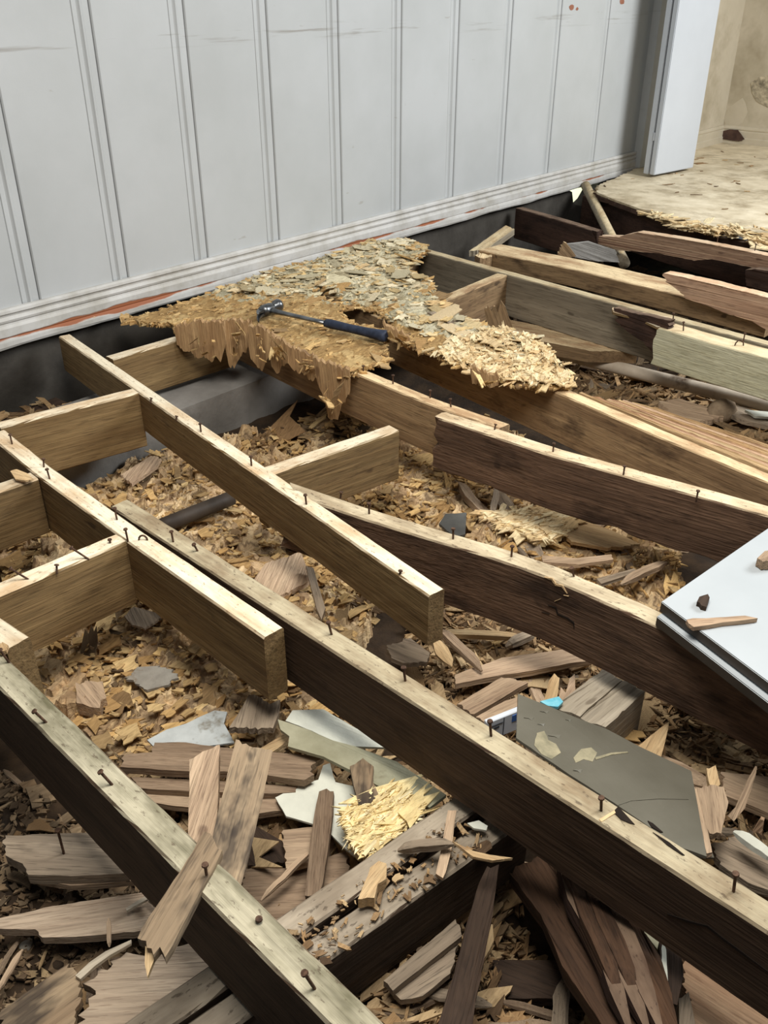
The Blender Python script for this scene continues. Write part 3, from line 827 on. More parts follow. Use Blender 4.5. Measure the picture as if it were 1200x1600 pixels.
# ------------------------------------------------------------------ rotted subfloor (a slab of crumbling layers over the joists)
RZ = .022
def inpoly(x, y, poly):
    c = False
    n = len(poly)
    j = n - 1
    for i in range(n):
        xi, yi = poly[i]; xj, yj = poly[j]
        if (yi > y) != (yj > y) and x < (xj - xi) * (y - yi) / (yj - yi) + xi: c = not c
        j = i
    return c
def wp(pix, z): return [tuple(P(x, y, z)[:2]) for x, y in pix]
patch = wp([(196, 494), (260, 479), (360, 447), (470, 412), (560, 386), (615, 374), (655, 380), (662, 392), (640, 408), (636, 420), (652, 432), (676, 452), (684, 470), (700, 486), (735, 505), (775, 512), (800, 522), (840, 540), (870, 570), (892, 598), (850, 602), (800, 592), (745, 578), (700, 556), (660, 540), (630, 528), (608, 512), (600, 500), (596, 520), (604, 548), (598, 562), (560, 572), (544, 580), (512, 570), (482, 556), (456, 543), (430, 526), (406, 512), (386, 504), (345, 502), (300, 508), (272, 514), (284, 507), (262, 503), (230, 503)], RZ)
holes = [wp([(528, 482), (545, 474), (572, 476), (600, 486), (614, 502), (622, 522), (612, 536), (590, 512), (560, 505), (535, 496)], RZ), wp([(486, 452), (500, 446), (520, 452), (536, 462), (534, 472), (515, 470), (500, 462)], RZ)]
class Sheets:
    """broken-up layers: each cell is one torn scale with a height, a tilt and a tone of its own"""
    def __init__(s, seed, size, ratio, ang, box, tilt=.12, warp=.3):
        r = np.random.default_rng(seed)
        x0, x1, y0, y1 = box
        s.n = max(8, int((x1 - x0) * (y1 - y0) / (size * size)))
        s.c = np.stack([r.uniform(x0, x1, s.n), r.uniform(y0, y1, s.n)], 1)
        s.h, s.tone = r.uniform(0, 1, s.n), r.uniform(0, 1, s.n)
        s.t = r.normal(0, tilt, (s.n, 2))
        s.R = np.array([[math.cos(ang), math.sin(ang)], [-math.sin(ang) * ratio, math.cos(ang) * ratio]])
        s.size, s.w = size, warp * size
        s.cr = s.c @ s.R.T
    def q(s, X, Y):
        X, Y = np.atleast_1d(np.asarray(X, float)), np.atleast_1d(np.asarray(Y, float))
        k = 2.2 / s.size
        wx = np.array([nz(a * k, b * k, 1) + .6 * nz(a * k * 3, b * k * 3, 2) for a, b in zip(X, Y)]) * s.w
        wy = np.array([nz(a * k, b * k, 5) + .6 * nz(a * k * 3, b * k * 3, 6) for a, b in zip(X, Y)]) * s.w
        p = np.stack([X + wx, Y + wy], 1) @ s.R.T
        out = np.empty(len(X), int)
        for a in range(0, len(X), 4000):
            d = ((p[a:a + 4000, None, :] - s.cr[None]) ** 2).sum(2)
            out[a:a + 4000] = d.argmin(1)
        dx, dy = X - s.c[out, 0], Y - s.c[out, 1]
        return s.h[out], s.t[out, 0] * dx + s.t[out, 1] * dy, s.tone[out]
def sheet_mat(name, cols, fs=(40, 160, 80)):
    t = NT(name, .95)
    at_ = t.n('ShaderNodeAttribute', attribute_name='tone')
    n = len(cols)
    base = t.ramp(at_.outputs['Fac'], [(i / (n - 1), c) for i, c in enumerate(cols)])
    a = t.noise(t.coord((9, 9, 9), rnd=False), 1, 5, .65)
    b_ = t.noise(t.coord(fs, rnd=False), 1, 4, .65)
    base = t.mix(.7, base, t.ramp(a, [(.3, (.62, .58, .54, 1)), (.6, W1)]), 'MULTIPLY')
    base = t.mix(.75, base, t.ramp(b_, [(.3, (.5, .47, .43, 1)), (.58, W1)]), 'MULTIPLY')
    hs = t.n('ShaderNodeHueSaturation')
    hs.inputs['Hue'].default_value = .508
    hs.inputs['Saturation'].default_value = .95 if name == 'rotted_subfloor_wood' else .80
    hs.inputs['Value'].default_value = 1.0 if name == 'rotted_subfloor_wood' else 1.6
    t.l(base, hs.inputs['Color'])
    t.bump(t.math('ADD', a, b_), .9, .006)
    return t.col(hs.outputs[0])
M['rot'] = sheet_mat('rotted_subfloor_wood', [(150, 112, 66), (190, 150, 96), (168, 128, 78), (206, 170, 116), (180, 142, 92), (196, 186, 156), (176, 164, 134), (208, 198, 170), (186, 168, 130)])
M['rot_ground'] = sheet_mat('rotted_layers_on_ground', [(112, 82, 50), (170, 132, 84), (140, 104, 64), (196, 160, 108), (126, 98, 66), (182, 146, 98), (206, 178, 132)])
M['flap'] = wood('rotted_hanging_fibre', (196, 158, 104), (146, 108, 64), (104, 74, 44), .55, .75, gs=1.6, bump=1.2)
def greyness(x, y):
    g = ((x - 2.30) * .9 + (y - 2.2) * .55) / .18
    if x > 2.25 and y < 2.0: g = max(g, 1.0)
    return max(0.0, min(1.0, g + .5))
SB = Sheets(3, .085, 1.7, .6, (1.3, 3.3, 1.1, 2.8), .05)
SF = Sheets(4, .034, 2.2, .4, (1.3, 3.3, 1.1, 2.8), .10)
def rot_arr(X, Y):
    hb, tb, nb = SB.q(X, Y)
    hf, tf, nf = SF.q(X, Y)
    X, Y = np.atleast_1d(X), np.atleast_1d(Y)
    g = np.array([greyness(a, b) for a, b in zip(X, Y)])
    low = np.array([.006 * nz(a * 6, b * 6, 3) + .003 * nz(a * 10, b * 45, 2) for a, b in zip(X, Y)])
    z = RZ - .008 + low + (.25 + .75 * g) * (.011 * hb + tb) + (.35 + .65 * g) * (.006 * hf + tf)
    tone = np.where((.6 * nb + .4 * nf) < g * 1.1 - .05, .56 + .44 * nf, .0 + .5 * (.5 * nb + .5 * nf))
    return z, tone
def rot_h(x, y): return float(rot_arr(x, y)[0][0])
def set_tone(me, tone):
    at_ = me.attributes.new('tone', 'FLOAT', 'POINT')
    at_.data.foreach_set('value', np.asarray(tone, np.float32))
def slab_mesh(poly, holes_, res, zt, zb):
    xs_ = [p[0] for p in poly]; ys_ = [p[1] for p in poly]
    x0, x1, y0, y1 = min(xs_), max(xs_), min(ys_), max(ys_)
    cells = []
    nxx, nyy = int((x1 - x0) / res) + 1, int((y1 - y0) / res) + 1
    for j in range(nyy):
        for i in range(nxx):
            cx, cy = x0 + (i + .5) * res, y0 + (j + .5) * res
            jx, jy = .012 * nz(cx * 60, cy * 60, 1), .012 * nz(cx * 60, cy * 60, 6)
            if inpoly(cx + jx, cy + jy, poly) and not any(inpoly(cx + jx, cy + jy, h) for h in holes_): cells.append((i, j))
    cs = set(cells)
    vid, v, f = {}, [], []
    def vt(i, j, top):
        k = (i, j, top)
        if k not in vid:
            x, y = x0 + i * res + .5 * res * nz(i * 3.1, j * 2.7, 1), y0 + j * res + .5 * res * nz(i * 2.9, j * 3.3, 9)
            v.append((x, y, 1e3 if top else zb(x, y)))
            vid[k] = len(v) - 1
        return vid[k]
    for i, j in cells:
        f.append((vt(i, j, 1), vt(i + 1, j, 1), vt(i + 1, j + 1, 1), vt(i, j + 1, 1)))
        f.append((vt(i, j + 1, 0), vt(i + 1, j + 1, 0), vt(i + 1, j, 0), vt(i, j, 0)))
        for (di, dj, a, b) in ((0, -1, (i, j), (i + 1, j)), (1, 0, (i + 1, j), (i + 1, j + 1)), (0, 1, (i + 1, j + 1), (i, j + 1)), (-1, 0, (i, j + 1), (i, j))):
            if (i + di, j + dj) not in cs:
                f.append((vt(*a, 0), vt(*b, 0), vt(*b, 1), vt(*a, 1)))
    return v, f, [(x0 + (i + .5) * res, y0 + (j + .5) * res) for i, j in cells], cs, (x0, y0, res)
v, f, cells, cs, org = slab_mesh(patch, holes, .010, rot_h, lambda x, y: .001 + .004 * nz(x * 30, y * 30, 3))
va = np.array(v)
zz, tone = rot_arr(va[:, 0], va[:, 1])
va[:, 2] = np.where(va[:, 2] > 100, zz, va[:, 2])
me = pyd('rotted_subfloor', va.tolist(), f)
set_tone(me, tone)
subfloor = mk('rotted_subfloor', me, M['rot'])
tag(subfloor, 'crumbling rotted tan subfloor remnant spanning the joists beside the wall', 'subfloor')
rim = [c for c in cells if any((int(round((c[0] - org[0]) / org[2] - .5)) + di, int(round((c[1] - org[1]) / org[2] - .5)) + dj) not in cs for di in (-1, 0, 1) for dj in (-1, 0, 1))]

# crumbs -----------------------------------------------------------------
def crumbs(N, place, size, aspect, thick, tilt, seed=0, yaw=None, spread=.5):
    """N loose torn flakes joined in one mesh: place() gives x, y, z for each; straight sides, ragged ends"""
    r = np.random.default_rng(seed)
    V, F = [], []
    ns = 9
    for i in range(N):
        x, y, z = place(r)
        L = size * math.exp(r.normal(0, spread))
        Wd = L * aspect * math.exp(r.normal(0, .45))
        th = thick * r.uniform(.5, 1.6)
        ya = (nz(x * 1.7, y * 1.7, 8) * 5 + r.normal(0, .8)) if yaw is None else yaw + r.normal(0, .45)
        tx, ty = r.normal(0, tilt * .7), r.normal(0, tilt)
        ca, sa = math.cos(ya), math.sin(ya)
        cur = r.normal(0, .12) / max(L, .004)
        e = r.uniform(-.16, .16, 10)
        ring = [(-.5 + e[0], -.5 + e[1] * .8), (e[2], -.5 + e[3] * .8), (.45 + e[4], -.5 + e[5]), (.5 + e[6], -.12), (.36 + e[7], .1), (.5 + e[8], .42), (e[9], .5 + e[0] * .8), (-.46 + e[3], .5 + e[2]), (-.34 + e[5], .05 + e[6])]
        o = len(V)
        for top in (1, 0):
            for (u, w) in ring:
                u, w = u * L, w * Wd
                zz = (th if top else 0) + u * tx + w * ty + cur * u * u
                V.append((x + ca * u - sa * w, y + sa * u + ca * w, z + zz))
        F.append(tuple(range(o, o + ns)))
        F.append(tuple(range(o + 2 * ns - 1, o + ns - 1, -1)))
        for k in range(ns):
            q = (k + 1) % ns
            F.append((o + k + ns, o + q + ns, o + q, o + k))
    return V, F
def crumb_obj(name, args, mat, parent=None, label=None, cat=None):
    v, f = crumbs(**args)
    o = mk(name, pyd(name, v, f), mat, parent)
    o['kind'] = 'stuff'
    if label: tag(o, label, cat)
    return o
def on_cells(cl, zoff=.0, jit=.012):
    def pl(r):
        c = cl[int(r.integers(len(cl)))]
        x, y = c[0] + r.normal(0, jit), c[1] + r.normal(0, jit)
        return x, y, rot_h(x, y) + zoff + r.uniform(-.002, .004)
    return pl
wide = P(600, 420, RZ)
greyc = [c for c in cells if (c[0] - 2.35) * .9 + (c[1] - 2.2) * .55 > .0 or (c[0] > 2.25 and c[1] < 2.0)]
tanc = [c for c in cells if c not in set(greyc)]
pale = [c for c in cells if c[1] < 1.62 and c[0] > 2.05]
crumb_obj('loose_crumbs', dict(N=380, place=on_cells(tanc), size=.02, aspect=.3, thick=.002, tilt=.10, seed=1, yaw=.2), M['rot_tan'], subfloor)
crumb_obj('loose_crumbs', dict(N=900, place=on_cells(greyc), size=.026, aspect=.5, thick=.0025, tilt=.10, seed=2), M['rot_grey'], subfloor)
crumb_obj('torn_edge', dict(N=1300, place=on_cells(rim, -.010, .010), size=.026, aspect=.3, thick=.004, tilt=.22, seed=3), M['rot_tan'], subfloor)
crumb_obj('torn_edge', dict(N=1500, place=on_cells(pale, .004, .016), size=.030, aspect=.22, thick=.0025, tilt=.15, seed=4, yaw=.55), M['rot_pale'], subfloor)

# flaps of rotted layers hanging below the broken front edge
def flap(pix, anchor, thick, mat, name='hanging_flap', jag=.0075):
    return piece(name, [PV(x, y, anchor[0], anchor[1], .012) for x, y in pix], thick, mat, jag, parent=subfloor, grain=[PV(anchor[0], anchor[1], anchor[0], anchor[1], .02), PV(anchor[0] + 6, anchor[1] + 60, anchor[0], anchor[1], .02)], step=.01)
fl_specs = [([(272, 514), (300, 504), (330, 502), (350, 503), (352, 540), (345, 566), (338, 556), (330, 565), (318, 556), (308, 560), (298, 548), (288, 550), (276, 538)], (310, 512)),
            ([(343, 502), (366, 500), (392, 503), (394, 530), (386, 545), (376, 556), (366, 576), (358, 572), (352, 545)], (366, 508)),
            ([(388, 510), (412, 514), (432, 528), (430, 548), (418, 560), (410, 580), (400, 570), (392, 560), (388, 540)], (408, 520)),
            ([(424, 524), (452, 540), (456, 562), (444, 572), (432, 584), (424, 572), (420, 550)], (438, 536)),
            ([(450, 541), (478, 552), (494, 562), (500, 588), (488, 596), (474, 584), (460, 580), (450, 566)], (472, 552)),
            ([(488, 560), (520, 570), (546, 579), (547, 612), (534, 632), (528, 656), (512, 652), (508, 625), (496, 600)], (518, 572)),
            ([(598, 505), (640, 528), (642, 548), (625, 540), (606, 530)], (618, 520)),
            ([(735, 575), (780, 590), (778, 602), (755, 606), (738, 600)], (757, 584))]
for i, (px_, an) in enumerate(fl_specs):
    an = (an[0], an[1] + 16)
    fo = flap(px_, an, .025, M['flap'])
    # loose scales on the face of the flap
    c0 = sum((PV(x, y, an[0], an[1], .02) for x, y in px_), Vector()) / len(px_)
    ex = [PV(x, y, an[0], an[1], .02) for x, y in px_]
    def plf(r, ex=ex, c0=c0):
        a, b = ex[int(r.integers(len(ex)))], ex[int(r.integers(len(ex)))]
        p = c0 * .35 + (a * .5 + b * .5) * .65 - HD * r.uniform(.0, .016)
        return p.x, p.y, p.z
    crumb_obj('scales', dict(N=9, place=plf, size=.018, aspect=.3, thick=.003, tilt=1.0, seed=50 + i), M['rot_tan'], subfloor)

# larger flakes lying on the subfloor and on the ground: individual things sharing a few shapes
FLK = []
def where(x, y):
    j4 = 1.455 - (2.70 - y) * .1876
    if x < .87: return 'left of the joist stub, above the nailed blocking' if y > 1.47 else 'between the nearest joist and the joist stub'
    if x < j4: return 'between the long weathered joist and the bare pine joist'
    return 'right of the bare pine joist near the concrete footing' if y > 1.5 else 'right of the bare pine joist near the loose blocking'
def flake_mesh(seed, n=8, asp=.6):
    r = np.random.default_rng(seed)
    e = lambda k=.1: r.uniform(-k, k)
    ring = [(-.5 + e(), -.5 + e()), (-.15 + e(), -.46 + e(.06)), (.2 + e(), -.5 + e(.06)), (.5 + e(), -.42 + e()), (.44 + e(.05), -.2 + e(.05)), (.56 + e(.1), 0), (.40 + e(.05), .2 + e(.05)), (.5 + e(), .46 + e()),
            (.1 + e(), .5 + e(.06)), (-.2 + e(), .44 + e(.06)), (-.5 + e(), .4 + e()), (-.42 + e(.05), .1), (-.54 + e(), -.1)]
    n = len(ring)
    ring = [(u, w * asp) for u, w in ring]
    cu, cv = r.normal(0, .25), r.normal(0, .7)
    v = [(u, w, .05 + cu * u * u + cv * w * w) for u, w in ring] + [(u * .97, w * .97, cu * u * u + cv * w * w) for u, w in ring] + [(0, 0, .05), (0, 0, 0)]
    f = []
    for k in range(n):
        q = (k + 1) % n
        f += [(k, q, 2 * n), (q + n, k + n, 2 * n + 1), (k + n, q + n, q, k)]
    return pyd('flake', v, f)
for mt in ('rot_tan', 'rot_brown', 'rot_grey', 'rot_pale'):
    for k in range(7):
        me = flake_mesh(100 + len(FLK) * 3, 7 + k % 3, .4 + .1 * (k % 4))
        me.materials.append(M[mt])
        FLK.append((mt, me))
def scatter_flakes(N, mt, place, size, label, group, seed, tilt=.25, name='wood_flake'):
    r = np.random.default_rng(seed)
    ms = [m for k, m in FLK if k in mt]
    for i in range(N):
        x, y, z = place(r)
        s = size * math.exp(r.normal(0, .3))
        o = bpy.data.objects.new(name, ms[int(r.integers(len(ms)))])
        C.objects.link(o)
        o.location = (x, y, z)
        o.rotation_euler = (r.normal(0, tilt), r.normal(0, tilt), r.uniform(0, 6.28))
        o.scale = (s, s, s * .55)
        tone_ = {'rotted_tan_crumbs': 'tan', 'rotted_brown_crumbs': 'dull brown', 'peeling_grey_flakes': 'greyish', 'pale_torn_fibres': 'pale'}[o.data.materials[0].name]
        big = 'large' if s > size * 1.15 else ('small' if s < size * .85 else 'medium-sized')
        lb = label.replace('TONE', tone_).replace('SIZE', big)
        if 'WHERE' in lb: lb = lb.replace('WHERE', where(x, y))
        tag(o, lb, 'wood flake', group)
scatter_flakes(70, ('rot_grey',), on_cells(greyc, .003), .062, 'SIZE TONE peeling flake lying on the rotted subfloor', 'flakes on the rotted subfloor', 5, .12)

# ------------------------------------------------------------------ debris on the ground
def in_bay(poly_px, z=-.29, up=.02):
    poly = wp(poly_px, z)
    xs_ = [p[0] for p in poly]; ys_ = [p[1] for p in poly]
    x0, x1, y0, y1 = min(xs_), max(xs_), min(ys_), max(ys_)
    def pl(r):
        while True:
            x, y = r.uniform(x0, x1), r.uniform(y0, y1)
            if inpoly(x, y, poly) and not (y > 2.2 and x < 2.28) and y < 2.69: return x, y, gz(x, y) + r.uniform(-.003, up)
    return pl
LEFT = [(-60, 790), (100, 760), (240, 716), (400, 680), (560, 640), (640, 640), (700, 680), (700, 760), (560, 1000), (540, 1180), (190, 1180), (40, 1120), (-60, 1000)]
MIDR = [(600, 640), (760, 660), (1060, 850), (1060, 960), (700, 930), (560, 780)]
RIGHT = [(640, 900), (760, 950), (960, 1010), (1240, 1100), (1240, 1480), (1000, 1300), (640, 1060)]
NEARL = [(-60, 1150), (140, 1280), (420, 1640), (-60, 1640)]
NEARM = [(180, 1160), (560, 1160), (760, 1260), (1000, 1640), (560, 1640), (420, 1480), (280, 1330)]
FAR = [(640, 540), (860, 540), (1240, 640), (1240, 760), (900, 620)]
FARB = [(380, 690), (560, 640), (700, 660), (560, 740), (400, 740)]
BACK = [(720, 330), (900, 320), (1240, 470), (1240, 560), (800, 520), (700, 420)]
def gcr(poly, n, sz, asp, mat, seed, lab, up=.02, tilt=.35, th=.004):
    return crumb_obj('wood_crumbs', dict(N=n, place=in_bay(poly, up=up), size=sz, aspect=asp, thick=th, tilt=tilt, seed=seed), mat, None, lab, 'wood debris')
def rot_bed(poly_px, seed, label, amp=1.0, res=.0072):
    """crust of rotted layers covering the soil inside a bay"""
    poly = wp(poly_px, -.29)
    xs_ = [p[0] for p in poly]; ys_ = [p[1] for p in poly]
    box = (min(xs_), max(xs_), min(ys_), max(ys_))
    A_, B_ = Sheets(seed, .085, 1.9, .9, box, .16), Sheets(seed + 1, .032, 2.2, .5, box, .25)
    X = np.arange(box[0], box[1], res); Y = np.arange(box[2], box[3], res)
    gx_, gy_ = np.meshgrid(X, Y)
    fx, fy = gx_.ravel() + RNG.uniform(-.25, .25, gx_.size) * res, gy_.ravel() + RNG.uniform(-.25, .25, gx_.size) * res
    ins = np.array([inpoly(a + .03 * nz(a * 12, b * 12, 1), b + .03 * nz(a * 12, b * 12, 4), poly) and not (b > 2.225 and a < 2.27) for a, b in zip(fx, fy)]).reshape(gx_.shape)
    ha_, ta_, na_ = A_.q(fx, fy); hb_, tb_, nb_ = B_.q(fx, fy)
    g0 = np.array([gz(a, b) for a, b in zip(fx, fy)])
    rough_ = np.array([nz(a * 95, b * 45, 2) + .6 * nz(a * 190, b * 120, 3) for a, b in zip(fx, fy)])
    z = g0 + .008 + amp * (.034 * ha_ + ta_ + .010 * hb_ + .8 * tb_ + .0035 * rough_)
    z = np.where(ins.ravel(), z, g0 - .01)
    n_ = len(X)
    I, Jx = np.where(ins[:-1, :-1] | ins[1:, :-1] | ins[:-1, 1:] | ins[1:, 1:])
    k = I * n_ + Jx
    f = np.stack([k, k + 1, k + 1 + n_, k + n_], 1)
    used, invx = np.unique(f.ravel(), return_inverse=True)
    me = pyd('rot_crust', np.stack([fx, fy, z], 1)[used].tolist(), invx.reshape(-1, 4).tolist())
    set_tone(me, (.55 * na_ + .45 * nb_)[used])
    o = mk('rot_crust', me, M['rot_ground'])
    return tag(o, label, 'wood debris', None, 'stuff')
rot_bed(LEFT, 61, 'crust of rotted tan wood layers covering the ground in the left bays')
rot_bed(MIDR, 63, 'crust of rotted wood layers covering the ground in the centre bay', .8)
gcr(LEFT, 6200, .023, .42, M['rot_tan'], 21, 'layer of crumbled tan rotted wood on the ground in the left bays', up=.052, tilt=.2, th=.0022)
gcr(LEFT, 350, .03, .35, M['rot_dark'], 22, 'dark brown crumbs mixed into the tan rot in the left bays', up=.04)
gcr(MIDR, 3400, .024, .28, M['rot_tan'], 23, 'crumbled tan wood bits on the ground in the centre bay', up=.045)
gcr(RIGHT, 4600, .026, .22, M['rot_brown'], 24, 'brown splinters and crumbs on the ground in the right bay')
gcr(NEARL, 1500, .014, .35, M['rot_dark'], 25, 'dark crumbs scattered on bare soil in the lower left corner', up=.006, tilt=.2)
gcr(NEARM, 3000, .028, .25, M['rot_brown'], 26, 'brown splinters under the planks at the bottom')
gcr(FAR, 2600, .05, .2, M['rot_brown'], 27, 'brown splinters on the ground beside the grey pipe')
gcr(FARB, 900, .05, .4, M['rot_brown'], 28, 'brown rotted bark-like debris near the concrete footing')
gcr(BACK, 900, .05, .25, M['rot_dark'], 29, 'dark wood bits on the ground below the far joists')

scatter_flakes(110, ('rot_tan', 'rot_brown'), in_bay(LEFT, up=.035), .07, 'SIZE TONE rotted flake WHERE', 'flakes on the ground in the left bays', 31, .3)
scatter_flakes(35, ('rot_tan', 'rot_pale'), in_bay(MIDR, up=.03), .075, 'SIZE TONE wood flake on the ground in the centre bay', 'flakes on the ground in the centre bay', 32, .3)
scatter_flakes(35, ('rot_brown', 'rot_tan'), in_bay(RIGHT, up=.03), .06, 'SIZE TONE wood flake on the ground in the right bay', 'flakes on the ground in the right bay', 33, .3)
scatter_flakes(24, ('rot_brown',), in_bay(NEARL, up=.012), .045, 'SIZE TONE flake on the soil in the lower left corner', 'flakes on the soil in the lower left corner', 34, .2)
scatter_flakes(24, ('rot_brown', 'rot_tan'), in_bay(FAR, up=.03), .10, 'SIZE TONE flake on the ground beside the grey pipe', 'flakes beside the grey pipe', 35, .2)

# loose splinters: individual sticks, sharing shapes
SM = []
for k in range(8):
    me = stick_mesh(1.0, .10 + .04 * (k % 3), .05, k * 3.1)
    me.materials.append(M[('brown', 'tan_chip', 'grey_board', 'ribbed')[k % 4]])
    SM.append(me)
def scatter_sticks(N, place, size, label, group, seed, tilt=.1):
    r = np.random.default_rng(seed)
    for i in range(N):
        x, y, z = place(r)
        o = bpy.data.objects.new('wood_splinter', SM[int(r.integers(len(SM)))])
        C.objects.link(o)
        s = size * math.exp(r.normal(0, .4))
        o.location = (x, y, z + .012)
        o.rotation_euler = (r.normal(0, .3), r.normal(0, tilt), r.uniform(0, 6.28))
        o.scale = (s, s, s)
        big = 'long' if s > size * 1.2 else ('short' if s < size * .8 else 'medium-length')
        tn = {'brown_board': 'brown', 'tan_wood': 'pale tan', 'grey_brown_board': 'grey', 'ribbed_brown_board': 'reddish'}[o.data.materials[0].name]
        tag(o, big + ' ' + tn + ' ' + label, 'splinter', group)
scatter_sticks(36, in_bay(RIGHT, up=.02), .12, 'wood splinter on the ground in the right bay', 'splinters in the right bay', 41)
scatter_sticks(30, in_bay(MIDR, up=.02), .14, 'wood splinter on the ground in the centre bay', 'splinters in the centre bay', 42)
scatter_sticks(24, in_bay(NEARM, up=.02), .11, 'wood splinter among the planks at the bottom', 'splinters at the bottom', 43)
scatter_sticks(12, in_bay(NEARL, up=.01), .07, 'wood splinter on the soil in the lower left corner', 'splinters in the lower left corner', 44)
scatter_sticks(24, in_bay(FAR, up=.02), .2, 'wood splinter on the ground beside the grey pipe', 'splinters beside the grey pipe', 45)

def D(name, label, cat, pix, z, thick, mat, jag=.004, grain=None, **k):
    pts = [(q[0], q[1], q[2] if len(q) > 2 else z) for q in pix]
    if grain: grain = [(*grain[0], z), (*grain[1], z)]
    return tag(piece(name, pts, thick, M[mat], jag, grain, **k), label, cat)

# lower left
p1 = D('plank', 'grey-brown broken plank with an upright nail on the soil at lower left', 'plank', [(8, 1306), (80, 1303), (143, 1301), (200, 1364), (110, 1369), (44, 1366), (36, 1350), (8, 1336)], -.235, .022, 'grey_board', .006, ((8, 1320), (190, 1330)))
nail(100, 1334, p1, .055, z=-.235, r=.0022)
D('plank', 'splintered layer below the nailed plank at lower left', 'plank', [(46, 1366), (110, 1370), (205, 1364), (215, 1376), (110, 1384), (60, 1376)], -.255, .012, 'brown', .006, ((46, 1366), (205, 1366)))
D('plank', 'long pale brown plank running under the nearest joist at lower left', 'plank', [(-20, 1438), (83, 1416), (226, 1394), (300, 1382), (330, 1430), (209, 1456), (118, 1464), (66, 1465), (55, 1452), (-20, 1450)], -.262, .016, 'pale_brown', .005, ((0, 1440), (226, 1405)))
D('plywood_piece', 'torn brown plywood at the bottom left under the splintered plank tip', 'plywood', [(118, 1620), (140, 1560), (150, 1512), (168, 1516), (196, 1488), (226, 1494), (300, 1472), (346, 1522), (250, 1612)], -.235, .018, 'pale_brown', .010, ((150, 1540), (340, 1530)))
D('plank', 'weathered grey plank piece in the bottom left corner', 'plank', [(2, 1578), (108, 1504), (126, 1534), (116, 1600), (80, 1640), (0, 1640)], -.225, .016, 'stained', .005, ((2, 1578), (108, 1504)))
D('splinter_strip', 'pale curved splinter beside the torn plywood at lower left', 'splinter', [(118, 1524), (140, 1504), (165, 1486), (205, 1468), (204, 1474), (172, 1492), (148, 1510), (126, 1530)], -.218, .006, 'pale_plank', .003)
D('splinter_strip', 'pale folded splinter beside the crossing plank at lower left', 'splinter', [(196, 1419), (232, 1397), (247, 1410), (240, 1415), (230, 1405), (198, 1423)], -.245, .005, 'pale_plank', .002)
tag(stick('wood_splinter', (-2, 1548, -.29), (36, 1484, -.285), .009, .006, M['brown'], 3), 'yellowish stick on the soil at the left edge near the bottom', 'splinter')
tag(stick('wood_splinter', (170, 1434, -.248), (171, 1480, -.27), .007, .005, M['brown'], 5), 'short upright pale sliver below the long brown plank', 'splinter')
def pebble(px, py, s, label, sd, mat='stone', z=None):
    c = P(px, py, -.30)
    c.z = gz(c.x, c.y) if z is None else z
    b = bmesh.new()
    bmesh.ops.create_icosphere(b, subdivisions=2, radius=s)
    for q in b.verts:
        k = 1 + .35 * nz(q.co.x / s + sd, q.co.y / s, q.co.z / s)
        q.co = Vector((q.co.x * k, q.co.y * k * .85, q.co.z * k * .7))
    me = bpy.data.meshes.new('pebble'); b.to_mesh(me); b.free()
    me.polygons.foreach_set('use_smooth', [True] * len(me.polygons))
    return tag(mk('pebble', me, M[mat], None, Matrix.Translation(c + Vector((0, 0, s * .35)))), label, 'stone')
pebble(38, 1468, .012, 'pale grey pebble on soil below the long brown plank', 1)
pebble(86, 1500, .010, 'dark clod on the soil near the bottom left corner', 2, 'soil')
pebble(68, 1486, .008, 'small dark clod on the soil left of the plywood', 5, 'soil')
pebble(750, 1072, .013, 'pale stone among splinters in the right bay', 3)

# crossing planks over the nearest joist
k1 = D('plank', 'short dark plank nailed across the nearest joist with a splintered tip', 'plank', [(319, 1303, .0), (347, 1326, .008), (336, 1346, .012), (300, 1410, .012), (270, 1478, .004), (258, 1500, .0), (252, 1482, .0), (240, 1496, .0), (216, 1470, .0), (222, 1450, .004), (270, 1370, .012), (300, 1325, .012)], .012, .014, 'stained', .005, ((330, 1320), (235, 1480)))
piece('splinter_tip', [(227, 1478, -.002), (246, 1484, -.002), (240, 1502, -.006), (230, 1527, -.010), (226, 1505, -.006)], .007, M['tan_chip'], .003, parent=k1)
nail(322, 1362, k1, .012, z=.014)
D('plank', 'narrow brown plank leaning on the nearest joist, left of the stained one', 'plank', [(306, 1227, -.12), (330, 1214, -.12), (352, 1206, -.12), (340, 1270, -.06), (324, 1328, .005), (300, 1318, .003), (284, 1302, -.012)], 0, .013, 'brown', .003, ((340, 1210), (305, 1320)))
D('plank', 'wide plank with dark streaks leaning on the nearest joist', 'plank', [(356, 1214, -.13), (377, 1221, -.13), (414, 1222, -.13), (405, 1272, -.085), (391, 1330, -.03), (376, 1381, .012), (350, 1365, .014), (328, 1345, .014), (327, 1318, -.005), (342, 1268, -.06)], 0, .014, 'stained', .003, ((390, 1222), (350, 1360)))

